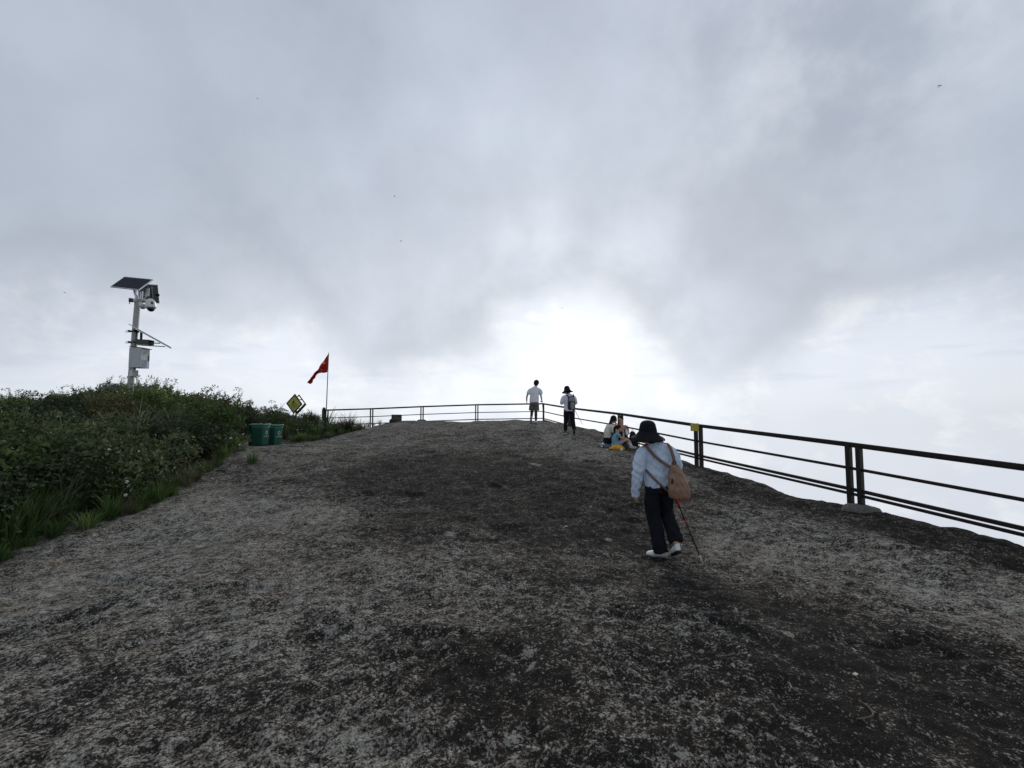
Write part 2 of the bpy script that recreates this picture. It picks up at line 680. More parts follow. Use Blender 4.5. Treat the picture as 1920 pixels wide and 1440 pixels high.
# ------------------------------------------------------------------ rock sheet
def rock_material():
    m, t, b = new_mat('weathered_granite')
    tc = t.n('ShaderNodeTexCoord').outputs['Object']
    at = t.n('ShaderNodeAttribute', attribute_name='stain').outputs['Fac']
    sp = t.n('ShaderNodeAttribute', attribute_name='rosette').outputs['Fac']
    crust = t.n('ShaderNodeAttribute', attribute_name='crust').outputs['Fac']
    wn = t.n('ShaderNodeTexNoise')
    wn.inputs['Scale'].default_value = 9
    wn.inputs['Detail'].default_value = 3
    t.put(wn.inputs['Vector'], tc)
    wv = t.n('ShaderNodeVectorMath', operation='SCALE')
    t.put(wv.inputs[0], wn.outputs['Color'])
    wv.inputs['Scale'].default_value = .09
    wa = t.n('ShaderNodeVectorMath', operation='ADD')
    t.put(wa.inputs[0], tc)
    t.put(wa.inputs[1], wv.outputs[0])
    wp = wa.outputs[0]
    n_big = t.noise(tc, .55, 5, .55, .4)
    n_mid = t.noise(wp, 3.0, 5, .60, .3)
    n_sml = t.noise(wp, 13, 5, .62, 0)
    n_fin = t.noise(tc, 56, 5, .66, 0)
    n_gr = t.noise(tc, 110, 4, .72)
    n_sp = t.noise(tc, 260, 2, .6)
    def cell(vec, sc_):
        nd = t.voro(vec, sc_)
        sp_ = t.n('ShaderNodeSeparateXYZ')
        t.put(sp_.inputs[0], nd.outputs['Color'])
        return sp_.outputs[0], nd.outputs['Distance']
    g1, d1 = cell(wp, 50)
    g2, d2 = cell(tc, 110)
    def c_(n, k):
        return t.mul(t.m('SUBTRACT', n, .5), k)
    # weathered stone, grey to brown, speckled by its grains
    stone = t.mix(t.step(n_sml, .36, .66), (.106, .095, .081), (.192, .177, .153))
    stone = t.mix(t.step(n_big, .4, .62, 0, .6), stone, (.138, .114, .092))
    # pale grey-green lichen, finely broken
    lf = t.add(n_fin, c_(n_sml, .50), c_(n_mid, .28), c_(n_gr, .40), c_(g1, .20), c_(g2, .16), t.mul(crust, .04), t.mul(at, -.090))
    lich = t.mix(t.step(n_gr, .35, .65), (.226, .227, .197), (.425, .422, .372))
    c = t.mix(t.step(lf, .535, .70, 0, .90), stone, lich)
    # ochre and green tints
    c = t.mix(t.step(t.noise(tc, 2.1, 6, .6, .4), .58, .74, 0, .45), c, (.190, .130, .080))
    c = t.mix(t.step(t.noise(tc, 5.3, 5, .6, .4), .56, .75, 0, .45), c, (.085, .088, .052))
    # bare pinkish stone where the crust has come off
    bare = t.step(t.add(t.noise(t.vscale(tc, (1, 1.3, 1)), 1.5, 5, .55, .5), c_(n_sml, .3), c_(n_fin, .25)), .66, .74, 0, .6)
    c = t.mix(bare, c, (.190, .132, .104))
    # black crust: fine mottling everywhere, most of it in the runnels
    bf = t.add(n_fin, c_(t.noise(tc, 80, 4, .7), .7), c_(n_sml, .60), c_(n_mid, .40), c_(n_big, .2), c_(g1, .16), c_(g2, .22), t.mul(at, -.140), t.mul(crust, .055))
    dk = t.step(bf, .40, .53, .97, 0)
    black = t.mix(t.step(n_mid, .4, .65), (.0135, .0130, .0120), (.025, .0210, .0180))
    c = t.mix(dk, c, black)
    # pale rosettes and pale and dark grain specks
    spf = t.step(t.add(sp, c_(n_fin, 2.2), c_(n_gr, 1.2)), .62, .80)
    c = t.mix(t.mul(spf, .62), c, (.345, .335, .290))
    c = t.mix(t.step(n_sp, .64, .74, 0, .6), c, (.33, .31, .27))
    c = t.mix(t.step(n_sp, .26, .38, .7, 0), c, (.022, .020, .018))
    t.put(b.inputs['Base Color'], c)
    b.inputs['Roughness'].default_value = 1.0
    b.inputs['Specular IOR Level'].default_value = .03
    bp = t.n('ShaderNodeBump')
    bp.inputs['Strength'].default_value = .85
    bp.inputs['Distance'].default_value = .016
    t.put(bp.inputs['Height'], t.add(t.mul(n_sml, .5), t.mul(n_fin, .8), t.mul(n_gr, .5), t.mul(d1, -.5), t.mul(d2, -.3), t.mul(n_sp, .15)))
    t.put(b.inputs['Normal'], bp.outputs[0])
    return m


def polar_grid(ang, rad, cx=0.0, cy=0.0):
    A, Q = np.meshgrid(ang, rad, indexing='xy')
    return cx + Q * np.sin(A), cy + Q * np.cos(A)


def grid_faces(nr, na, wrap=False):
    i = np.arange(nr - 1)[:, None]
    k = np.arange(na if wrap else na - 1)[None, :]
    k2 = (k + 1) % na
    return np.stack([i * na + k, i * na + k2, (i + 1) * na + k2, (i + 1) * na + k], -1).reshape(-1, 4)


def np_mesh(name, co, faces, mat, attrs=None):
    me = bpy.data.meshes.new(name)
    n, f = len(co), len(faces)
    me.vertices.add(n)
    me.vertices.foreach_set('co', np.ascontiguousarray(co, dtype=np.float32).ravel())
    k = faces.shape[1]
    me.loops.add(f * k)
    me.loops.foreach_set('vertex_index', np.ascontiguousarray(faces, dtype=np.int32).ravel())
    me.polygons.add(f)
    me.polygons.foreach_set('loop_start', np.arange(0, f * k, k, dtype=np.int32))
    me.polygons.foreach_set('use_smooth', np.ones(f, dtype=bool))
    me.update(calc_edges=True)
    for kk, vv in (attrs or {}).items():
        a = me.attributes.new(kk, 'FLOAT', 'POINT')
        a.data.foreach_set('value', np.ascontiguousarray(vv, dtype=np.float32).ravel())
    me.materials.append(mat)
    me.validate()
    return me


def build_rock():
    front = np.linspace(R(-66), R(66), 900)
    back = np.linspace(R(66), R(294), 110)[1:-1]
    ang = np.concatenate([front, back])
    rad = np.concatenate([np.linspace(.02, .9, 8)[:-1], np.exp(np.linspace(math.log(.9), math.log(26), 610))[:-1], np.exp(np.linspace(math.log(26), math.log(75), 26))])
    x, y = polar_grid(ang, rad)
    rr = np.repeat(rad[:, None], len(ang), 1)
    isf = np.concatenate([np.ones(len(front)), np.zeros(len(back))])[None, :]
    cell = np.where(isf > 0, rr * .0052, rr * .037) + .001
    cell = np.where(rr > 26, np.maximum(cell, rr * .02), cell)
    z = rock_h(x, y, cell)
    # dark runnels and stained ground, read off the photograph
    st = np.zeros_like(x)
    for px, py, s_, v in [(800, 862, 2.4, 1), (900, 880, 2.0, 1), (1000, 900, 1.9, 1), (1130, 920, 1.5, 1), (850, 940, 1.6, .9), (1000, 985, 1.2, .9), (760, 1000, 1.0, .6),
                          (700, 900, 1.2, .7), (1180, 1000, 1.0, .9), (1080, 1080, .9, .8), (1380, 1110, .8, .8), (1600, 1170, .8, .95), (1800, 1280, .8, .9), (1500, 1300, .6, .7),
                          (1900, 1420, .7, .9), (950, 1180, .6, .6), (1000, 1330, .5, .8), (850, 1290, .4, .6), (1250, 1400, .5, .6), (560, 1290, .35, .5), (240, 1330, .4, .4), (1330, 930, .8, .4),
                          (880, 815, 1.6, .35), (560, 905, .6, .5), (560, 830, .6, .5), (1700, 985, .9, .7), (1500, 935, .9, .6), (1880, 1050, .6, .7), (1850, 1120, .5, -.4), (1450, 1000, 1.0, -.5),
                          (420, 960, 1.8, -.6), (200, 1090, .9, -.6), (600, 960, 1.0, -.3), (1100, 850, 1.3, -.4)]:
        g = G(px, py)
        st += v * np.exp(-((x - g.x) ** 2 / (s_ * 1.15) ** 2 + (y - g.y) ** 2 / (s_ * 1.0) ** 2))
    # the shelf outside the step by the railing is coloured darker
    fd = pdist(x, y, FENCE)
    wob = perlin(x * .6, y * .6, 3) * .35 + perlin(x * 1.9, y * 1.9, 4) * .12
    st += .9 * sstep(fd + wob, -1.1, -.75) * (x > 0) * (1 - sstep(y, 12, 15))
    st = st + perlin(x * .9, y * .9, 71) * .42 + perlin(x * 2.4, y * 2.4, 72) * .30
    u = ((x - PIT[0]) * .8 + (y - PIT[1]) * .6) / .42
    v = (-(x - PIT[0]) * .6 + (y - PIT[1]) * .8) / .18
    st += 1.1 * np.exp(-(u * u + v * v))
    ro = np.zeros_like(x)
    for px, py, r_ in [(630, 1240, .045), (622, 1262, .035), (650, 1385, .06), (632, 1408, .05), (990, 1228, .05), (995, 1255, .04), (375, 1025, .10), (470, 1020, .09),
                       (960, 1390, .05), (1480, 1190, .05), (1280, 1420, .04), (845, 1003, .10), (1140, 1012, .07), (560, 1128, .05), (1660, 1020, .08), (1000, 870, .14), (1010, 872, .1)]:
        g = G(px, py)
        ro = np.maximum(ro, np.exp(-((x - g.x) ** 2 + (y - g.y) ** 2) / r_ ** 2 * .7))
    cr = perlin(x / .085 + 16 * 1.7, y / .085 - 16 * 2.3, 16) + .6 * perlin(x / .05, y / .05, 17)
    co = np.stack([x, y, z], -1).reshape(-1, 3)
    me = np_mesh('rock_summit', co, grid_faces(len(rad), len(ang), True), rock_material(),
                 {'stain': np.clip(st, -.8, 1.4), 'rosette': ro, 'crust': cr})
    o = struct(link(bpy.data.objects.new('rock_summit', me)))
    return o


build_rock()


def build_soil():
    m, t, b = new_mat('dark_soil')
    tc = t.n('ShaderNodeTexCoord').outputs['Object']
    c = t.mix(t.step(t.noise(tc, 7, 6, .65), .35, .65), (.018, .015, .011), (.050, .042, .028))
    c = t.mix(t.step(t.noise(tc, 3, 5, .6), .5, .65), c, (.028, .034, .014))
    t.put(b.inputs['Base Color'], c)
    b.inputs['Roughness'].default_value = 1.0
    b.inputs['Specular IOR Level'].default_value = .1
    bp = t.n('ShaderNodeBump')
    bp.inputs['Strength'].default_value = .8
    bp.inputs['Distance'].default_value = .03
    t.put(bp.inputs['Height'], t.noise(tc, 18, 6, .7))
    t.put(b.inputs['Normal'], bp.outputs[0])
    xs, ys = np.linspace(-34, -5.2, 220), np.linspace(-6, 27, 240)
    x, y = np.meshgrid(xs, ys)
    z = soil_h(x, y)
    co = np.stack([x, y, z], -1).reshape(-1, 3)
    me = np_mesh('hillside_soil', co, grid_faces(len(ys), len(xs)), m)
    struct(link(bpy.data.objects.new('hillside_soil', me)))


build_soil()
# ------------------------------------------------------------------ railings
M_rail = simple('rail_paint', (.014, .0115, .0105), .6, .1, .25, 9, 0, 90, .3, (.045, .026, .018), .58, .74)
M_olive = simple('olive_post_paint', (.050, .042, .014), .6, .1, .25, 20, .2, 90, .4, (.03, .02, .012), .5, .7)
M_concrete = simple('old_concrete', (.12, .113, .10), .95, 0, .25, 30, .8, 60, .2, (.09, .085, .075), .45, .7)


def footing(parent, x, y, z, r=.11):
    g = Geo()
    rings = []
    for k in range(4):
        rings.append((r * (1.25, 1.15, .95, .55)[k], (-.10, .0, .045, .06)[k]))
    g.lathe(rings, 11, None, (x, y, z))
    for v in g.v:
        a = perlin(np.array([v.x * 14]), np.array([v.y * 14 + v.z * 9]), 5)[0]
        v.x += a * .02
        v.y += a * .015
    return g.build('footing', M_concrete, parent, True)


def railing(name, label, posts, gap, sizes, mats, z_lift, cat='railing', skip=()):
    """posts: list of (top point, ground height); panels join them, each panel a frame with two posts"""
    root = thing(name, label, cat, (posts[0][0].x, posts[0][0].y, posts[0][1]))
    off = Vector(root.location)
    n = len(posts)
    pw, tw = sizes
    mid_f, low_f = .395, .735            # metres below the top rail
    for i in range(n - 1):
        (ta, ga), (tb, gb) = posts[i], posts[i + 1]
        dv = (tb - ta)
        dv.z = 0
        L = dv.length
        dv.normalize()
        A = ta + (tb - ta) * (gap / L)
        B = tb - (tb - ta) * (gap / L)
        for q, gnd, m_ in ((A, ga, mats[1]), (B, gb, mats[1])):
            if (q is A and i == 0 and 0 in skip) or (q is B and i == n - 2 and 1 in skip):
                continue
            g = Geo().bar(Vector((q.x, q.y, gnd - .15)) - off, Vector((q.x, q.y, q.z - .02)) - off, pw, pw, (dv.x, dv.y, 0))
            g.build('post', m_, root)
        def at(f, p, gnd):
            return Vector((p.x, p.y, p.z - f))
        A2, B2 = ta.copy(), tb.copy()                    # rails run on past the paired posts and butt at the joint
        def run(name, f, wd, ht):
            Geo().bar(at(f, A2, ga) - off, at(f, B2, gb) - off, wd, ht).build(name, mats[0], root)
        run('top_rail', 0, .05, tw)
        run('under_rail', tw * .5 + .012, .034, .028)
        run('middle_rail', mid_f, .034, tw * .85)
        run('bottom_rail', low_f, .045, tw)
        if z_lift:
            run('lower_rail', low_f + tw + .020, .04, tw * .8)
    return root


def post_at(px, ptop, Y, X=None):
    t = P(px, ptop, Y)
    return (t, H(t.x, t.y))


right_posts = [(Vector((6.52, 3.45, CAM_Z - .76)), H(6.52, 3.45)), post_at(1600, 833, 7.25), post_at(1309, 797, 10.85), post_at(1163, 775.5, 14.3), post_at(1068, 764.5, 18.4), post_at(1018, 756.5, 22.0)]
rr_ = railing('railing', 'dark brown metal railing running down the right edge of the rock', right_posts, .085, (.074, .054), (M_rail, M_rail), True)
far_posts = [post_at(1018, 756.5, 22.0), post_at(894, 758.5, 22.0), post_at(791.5, 762, 21.9), post_at(697, 766, 21.7), post_at(613, 768.5, 21.5)]
far_posts = [(t, g) for t, g in far_posts]
rf_ = railing('railing', 'dark railing with olive posts along the far crest behind the rock', far_posts, .055, (.056, .046), (M_rail, M_olive), False, skip=(0,))
off = Vector(rr_.location)
for k in (1,):
    t, g = right_posts[k]
    footing(rr_, t.x - off.x - .03, t.y - off.y - .10, H(t.x, t.y) - off.z, .19)
    footing(rr_, t.x - off.x + .09, t.y - off.y - .16, H(t.x, t.y) - off.z - .02, .13)
offf = Vector(rf_.location)
for k in (1, 2):
    t, g = far_posts[k]
    footing(rf_, t.x - offf.x, t.y - offf.y - .05, H(t.x, t.y) - offf.z, .2)

# old round timber end post of the far railing
ep = thing('timber_post', 'dark weathered timber end post beside the flag pole', 'post', (P(607, 790, 21.4).x, 21.4, S(P(607, 790, 21.4).x, 21.4)))
M_bark = simple('weathered_timber', (.035, .028, .022), .95, 0, .3, 18, .9, 40, .2, (.07, .06, .05), .5, .7)
topz = P(607, 764, 21.4).z - ep.location.z
Geo().tube([(0, 0, -.2), (.01, 0, topz * .5), (0, 0, topz * .9), (.0, 0, topz)], [.10, .095, .09, .05], 11).build('shaft', M_bark, ep, True)
Geo().tube([(0, 0, topz * .80), (0, 0, topz * .84)], [.102, .102], 11).build('band', M_rail, ep, True)

# blank yellow plate on the right railing
M_yel = simple('faded_yellow_plate', (.33, .31, .035), .6, 0, .12, 14, .1, 80, .4, (.25, .24, .06), .5, .75)
yp = P(1302, 801, 10.72)
ys = thing('notice_plate', 'blank yellow square plate fixed to the railing post', 'sign', yp, R(4))
Geo().box((0, -.012, 0), (.205, .010, .185), None, .004).build('plate', M_yel, ys)
for sx in (-1, 1):
    Geo().box((sx * .06, .006, .05), (.02, .03, .02)).build('clip', M_rail, ys)


def text_obj(name, body, size, mat, parent, loc, rot, ext=.002, align='CENTER', sx=1.0):
    cu = bpy.data.curves.new(name, 'FONT')
    cu.body = body
    cu.size = size
    cu.align_x = align
    cu.align_y = 'CENTER'
    cu.extrude = ext
    cu.resolution_u = 2
    o = bpy.data.objects.new('tmp_text', cu)
    C.objects.link(o)
    me = bpy.data.meshes.new_from_object(o.evaluated_get(bpy.context.evaluated_depsgraph_get()))
    bpy.data.objects.remove(o)
    me.materials.clear()
    me.materials.append(mat)
    n = link(bpy.data.objects.new(name, me), parent)
    n.location = loc
    n.rotation_euler = rot
    n.scale = (sx, 1, 1)
    return n


# dark notice board hung on the far railing
M_blk = simple('dark_sign_board', (.018, .015, .016), .5, 0, .2, 20)
M_grytxt = simple('grey_lettering', (.20, .18, .19), .6, 0, .1, 20)
bp_ = P(743.6, 784, 21.55)
nb = thing('notice_board', 'small dark board with three rows of pale lettering on the far railing', 'sign', bp_, 0)
Geo().box((0, 0, 0), (.50, .02, .345), None, .006).build('board', M_blk, nb)
for k, (tx, s_) in enumerate((('请勿翻越护栏', .074), ('悬崖危险请勿靠近', .066), ('注意安全', .086))):
    text_obj('lettering', tx, s_, M_grytxt, nb, (0, -.0125, .098 - k * .098), (R(90), 0, 0))
Geo().bar((-.17, .03, -.18), (-.17, .03, -.33), .16, .05).build('bracket', M_blk, nb)
st_ = Geo().ball((0, 0, 0), (.24, .16, .13), None, 12, 8)
for v in st_.v:
    v.x += .05 * perlin(np.array([v.y * 9]), np.array([v.z * 9]), 3)[0]
    v.z += .03 * perlin(np.array([v.x * 9]), np.array([v.y * 9]), 6)[0]
M_dstone = simple('dark_stone', (.035, .033, .03), .95, 0, .3, 20, .8, 50, .2)
so = st_.build('stone', M_dstone, None, True)
sxy = P(739, 790, 21.1)
so.location = (sxy.x, 21.1, H(sxy.x, 21.1) + .04)
tag(so, 'small dark stone on the crest under the dark notice board', 'stone')

# ------------------------------------------------------------------ flag
M_bamboo = simple('dark_bamboo', (.085, .07, .05), .6, 0, .25, 30)
M_flag = None


def build_flag():
    m, t, b = new_mat('red_flag_cloth')
    tc = t.n('ShaderNodeTexCoord').outputs['Object']
    c = t.mix(t.step(t.noise(tc, 6, 4, .6), .3, .7), (.34, .010, .012), (.46, .016, .016))
    t.put(b.inputs['Base Color'], c)
    b.inputs['Roughness'].default_value = .8
    tr = t.n('ShaderNodeBsdfTranslucent')
    tr.inputs[0].default_value = (.42, .02, .015, 1)
    mx = t.n('ShaderNodeMixShader')
    mx.inputs[0].default_value = .38
    t.put(mx.inputs[1], b.outputs[0])
    t.put(mx.inputs[2], tr.outputs[0])
    t.put(m.node_tree.nodes['Material Output'].inputs[0], mx.outputs[0])
    base = P(610.5, 775, 21.35)
    base.z = S(base.x, base.y)
    root = thing('flag_pole', 'thin leaning bamboo pole carrying the red flag', 'pole', base)
    top = P(616.5, 661, 21.35) - base
    Geo().tube([(0, 0, -.1), top * .35 + Vector((.01, 0, 0)), top * .7, top], [.026, .023, .019, .013], 9).build('shaft', M_bamboo, root, True)
    for k in range(1, 8):
        q = top * (k / 8.2)
        Geo().tube([q - Vector((0, 0, .008)), q + Vector((0, 0, .008))], [.026 - .0012 * k] * 2, 9).build('node', M_bamboo, root, True)
    # cloth hangs from the hoist and swings down to the left
    fr = thing('flag', 'drooping red flag with yellow stars tied to the leaning bamboo pole', 'flag', base + top * 1.0)
    o = base + top
    hoist_t, hoist_b = P(616.3, 661.5, 21.33) - o, P(614.4, 698.5, 21.33) - o
    edge_u = [P(*q) - o for q in ((616.3, 661.5, 21.33), (609.5, 672, 21.28), (600, 685, 21.38), (591, 697.5, 21.26), (584, 706.5, 21.40), (580.5, 712, 21.30), (576.8, 718.3, 21.36))]
    edge_l = [P(*q) - o for q in ((614.4, 698.5, 21.33), (608, 698.9, 21.42), (600, 699.9, 21.24), (595.5, 701.5, 21.42), (590.5, 708.5, 21.24), (586, 715, 21.36), (581.8, 720.2, 21.30))]
    U, _ = spline(edge_u, [(1, 1)] * 7, 6)
    L, _ = spline(edge_l, [(1, 1)] * 7, 6)
    nu, nv = len(U), 15
    vs = []
    for i in range(nu):
        for j in range(nv):
            f = j / (nv - 1)
            p = U[i] * (1 - f) + L[i] * f
            fold = math.sin(f * 9.5 + i * .12) * .055 * min(1, i / 12) * (1 - .3 * f) + math.sin(f * 4 + i * .5) * .02
            p = p + Vector((.012 * math.sin(i * .9 + f * 5), fold, .01 * math.sin(i * .7 + f * 7)))
            vs.append(p)
    fs = [(i * nv + j, i * nv + j + 1, (i + 1) * nv + j + 1, (i + 1) * nv + j) for i in range(nu - 1) for j in range(nv - 1)]
    cl = mesh_obj('cloth', vs, fs, m, fr, True)
    sm = cl.modifiers.new('s', 'SOLIDIFY')
    sm.thickness = .004
    my = simple('yellow_star_print', (.62, .42, .03), .7, 0, .1)
    def star(ci, cj, r, rot):
        p = vs[ci * nv + cj]
        du = (vs[(ci + 2) * nv + cj] - vs[(ci - 2) * nv + cj]).normalized()
        dv = (vs[ci * nv + cj + 1] - vs[ci * nv + cj - 1]).normalized()
        n = du.cross(dv).normalized()
        if n.y > 0:
            n = -n
        dv = n.cross(du).normalized()
        q = []
        for k in range(10):
            a = rot + math.pi * k / 5
            rr = r if k % 2 == 0 else r * .40
            q.append(p + n * .014 + du * rr * math.cos(a) + dv * rr * math.sin(a))
        g = Geo()
        b_ = [v - n * .006 for v in q]
        g.addm(q + b_, [tuple(range(10)), tuple(range(19, 9, -1))] + [(k, (k + 1) % 10, 10 + (k + 1) % 10, 10 + k) for k in range(10)])
        g.build('star', my, cl)
    star(7, 4, .075, .4)
    for (i, j) in ((11, 2), (12, 4), (12, 6), (10, 9)):
        star(i, j, .03, .9)


build_flag()

# ------------------------------------------------------------------ yellow diamond warning sign
def build_diamond():
    my = simple('faded_yellow_sign_face', (.40, .39, .075), .55, 0, .14, 9, .05, 80, .4, (.24, .27, .06), .52, .75)
    mk = simple('dark_frame_paint', (.012, .012, .014), .5, 0, .2, 20)
    mt = simple('dark_print', (.045, .055, .02), .7, 0, .1, 20)
    c = P(551.8, 757, 19.0)
    gz = S(c.x, 19.1)
    root = thing('warning_sign', 'yellow diamond warning sign with black frame above the bushes', 'sign', (c.x, c.y, gz), R(-17))
    h = c.z - gz
    a = .275                                    # half side
    Mr = ry(R(45 + 3))
    def frame(y0, half, wd):
        g = []
        for s, ax in ((-1, 0), (1, 0), (-1, 1), (1, 1)):
            cc = Vector((s * half, y0, 0)) if ax == 0 else Vector((0, y0, s * half))
            sz = (wd, .035, half * 2 + wd) if ax == 0 else (half * 2 - wd - .003, .034, wd)
            g.append((Mr @ cc + Vector((0, 0, h)), sz))
        return g
    Geo().box(Mr @ Vector((0, 0, 0)) + Vector((0, 0, h)), (a * 2 - .03, .016, a * 2 - .03), Mr).build('face', my, root)
    for cc, sz in frame(0, a, .052):
        Geo().box(cc, sz, Mr, .004).build('frame_bar', mk, root)
    # second frame fixed behind the first
    for cc, sz in frame(.20, a, .04):
        Geo().box(cc + Vector((.035, 0, -.012)), sz, Mr, .004).build('rear_frame_bar', mk, root)
    Geo().box(Mr @ Vector((a * .90, .20, 0)) + Vector((.035, 0, h - .012)), (.10, .03, a * 2 - .05), Mr).build('rear_plate', mk, root)
    for q in ((-a, 0), (a, 0), (0, a), (0, -a)):
        p0 = Mr @ Vector((q[0], .018, q[1])) + Vector((0, 0, h))
        Geo().bar(p0, p0 + Vector((.03, .165, -.012)), .03, .03).build('strut', mk, root)
    Geo().tube([(.02, .1, -.15), (.02, .1, h - a * .95)], [.035, .035], 10).build('post', mk, root, True)
    # printed figure: cliff with a person at its foot, two rows of lettering below
    g = Geo()
    fig = [(-.105, .045), (-.03, .155), (-.005, .19), (.0, .12), (.012, .055), (.085, .045), (.095, .03), (-.11, .03)]
    n = len(fig)
    vs = [Vector((x, -.0105, h + z)) for x, z in fig] + [Vector((x, -.008, h + z)) for x, z in fig]
    g.addm(vs, [tuple(range(n)), tuple(range(2 * n - 1, n - 1, -1))] + [(k, (k + 1) % n, n + (k + 1) % n, n + k) for k in range(n)])
    g.build('pictogram', mt, root)
    text_obj('lettering', '悬崖危险', .078, mt, root, (.0, -.0105, h - .035), (R(90), R(3), 0), .001)
    text_obj('lettering', '注意安全', .078, mt, root, (.0, -.0105, h - .125), (R(90), R(3), 0), .001)
    g = Geo()
    g.box((-.04, -.010, h - .205), (.05, .003, .02), ry(R(40)))
    g.build('scuff', mt, root)


build_diamond()

# ------------------------------------------------------------------ green bins
def build_bins():
    mg = simple('green_bin_plastic', (.008, .078, .044), .42, 0, .12, 6, .15, 160, .5, (.014, .075, .045), .5, .8)
    mr = simple('pale_green_rim', (.06, .20, .145), .5, 0, .12, 10)
    mw = simple('white_bin_print', (.50, .58, .54), .6, 0, .15, 40)
    mk = simple('black_rubber', (.015, .015, .015), .7, 0, .2)
    def ring(w_, d_, z, bow=0.0, n=7):
        pts = []
        rr = min(w_, d_) * .16
        for cx, cy, a0 in ((w_ / 2 - rr, -d_ / 2 + rr, -90), (w_ / 2 - rr, d_ / 2 - rr, 0), (-w_ / 2 + rr, d_ / 2 - rr, 90), (-w_ / 2 + rr, -d_ / 2 + rr, 180)):
            for k in range(4):
                a = R(a0 + 30 * k)
                pts.append(Vector((cx + rr * math.cos(a), cy + rr * math.sin(a), z)))
        return pts
    def loft(rings, cap0=True, cap1=False):
        g = Geo()
        n = len(rings[0])
        vs = [v for r_ in rings for v in r_]
        fs = []
        for i in range(len(rings) - 1):
            for k in range(n):
                k2 = (k + 1) % n
                fs.append((i * n + k, i * n + k2, (i + 1) * n + k2, (i + 1) * n + k))
        if cap0:
            fs.append(tuple(range(n))[::-1])
        if cap1:
            fs.append(tuple((len(rings) - 1) * n + k for k in range(n)))
        return g.addm(vs, fs)
    def one(label, px, Y, rot, base_py):
        p = P(px, base_py, Y)
        z = max(H(p.x, p.y), S(p.x, p.y) - .06)
        root = thing('rubbish_bin', label, 'bin', (p.x, p.y, z - .01), rot, 'green bins beside the bushes')
        root.scale = (.84, .86, .96)
        hh = .74
        body = loft([ring(.38, .46, 0.0), ring(.39, .475, .05), ring(.43, .53, hh * .80), ring(.435, .54, hh - .05), ring(.425, .53, hh - .05), ring(.36, .44, .08)], True, True).build('body', mg, root, True)
        body.data.polygons.foreach_set('use_smooth', [len(f.vertices) == 4 for f in body.data.polygons])
        loft([ring(.47, .585, hh - .06), ring(.485, .60, hh - .045), ring(.485, .60, hh - .015), ring(.47, .585, hh - .005), ring(.42, .52, hh - .008), ring(.42, .52, hh - .045)], False, False).build('rim', mr, root, True)
        # lid hanging open at the back with its hinge bar
        Geo().box((0, .345, hh - .26), (.46, .035, .46), rx(R(8)), .012).build('lid', mg, root)
        Geo().tube([(-.22, .325, hh - .03), (.22, .325, hh - .03)], [.018, .018], 9).build('hinge_bar', mg, root, True)
        for s in (-1, 1):
            g = Geo()
            prof = [(.05, -.02), (.085, -.02), (.09, 0), (.085, .02), (.05, .02)]
            g.lathe(prof, 16, ry(R(90)), (s * .20, .24, .085))
            g.build('wheel', mk, root, True)
        # print on the front: ring of arrows and a bar of lettering
        yy = -.258
        tilt = R(6.5)
        for k in range(3):
            g = Geo()
            a0 = R(90 + 120 * k)
            arc = []
            for q in range(6):
                a = a0 + R(14 + 15 * q)
                arc.append(Vector((.052 * math.cos(a), yy - .002, hh * .60 + .055 * math.sin(a))))
            g.ribbon(arc, .02, .006, (0, -1, 0), 0)
            a = a0 + R(14 + 15 * 5)
            c = arc[-1]
            tdir = Vector((-math.sin(a), 0, math.cos(a)))
            ndir = Vector((math.cos(a), 0, math.sin(a)))
            t0 = [c + ndir * .022, c - ndir * .022, c + tdir * .034]
            vs = [v + Vector((0, -.004, 0)) for v in t0] + [v + Vector((0, .004, 0)) for v in t0]
            g.addm(vs, [(0, 1, 2), (5, 4, 3), (0, 3, 4, 1), (1, 4, 5, 2), (2, 5, 3, 0)])
            g.build('recycling_arrow', mw, root)
        text_obj('lettering', '可回收物', .078, mw, root, (0, yy + .012, hh * .40), (R(90) + R(4), 0, 0), .004)
        return root
    one('nearer of two green plastic bins, its dark side turned to the camera', 487, 14.55, R(83), 838)
    one('farther green plastic bin standing right of the nearer bin', 513, 15.15, R(72), 834)


build_bins()

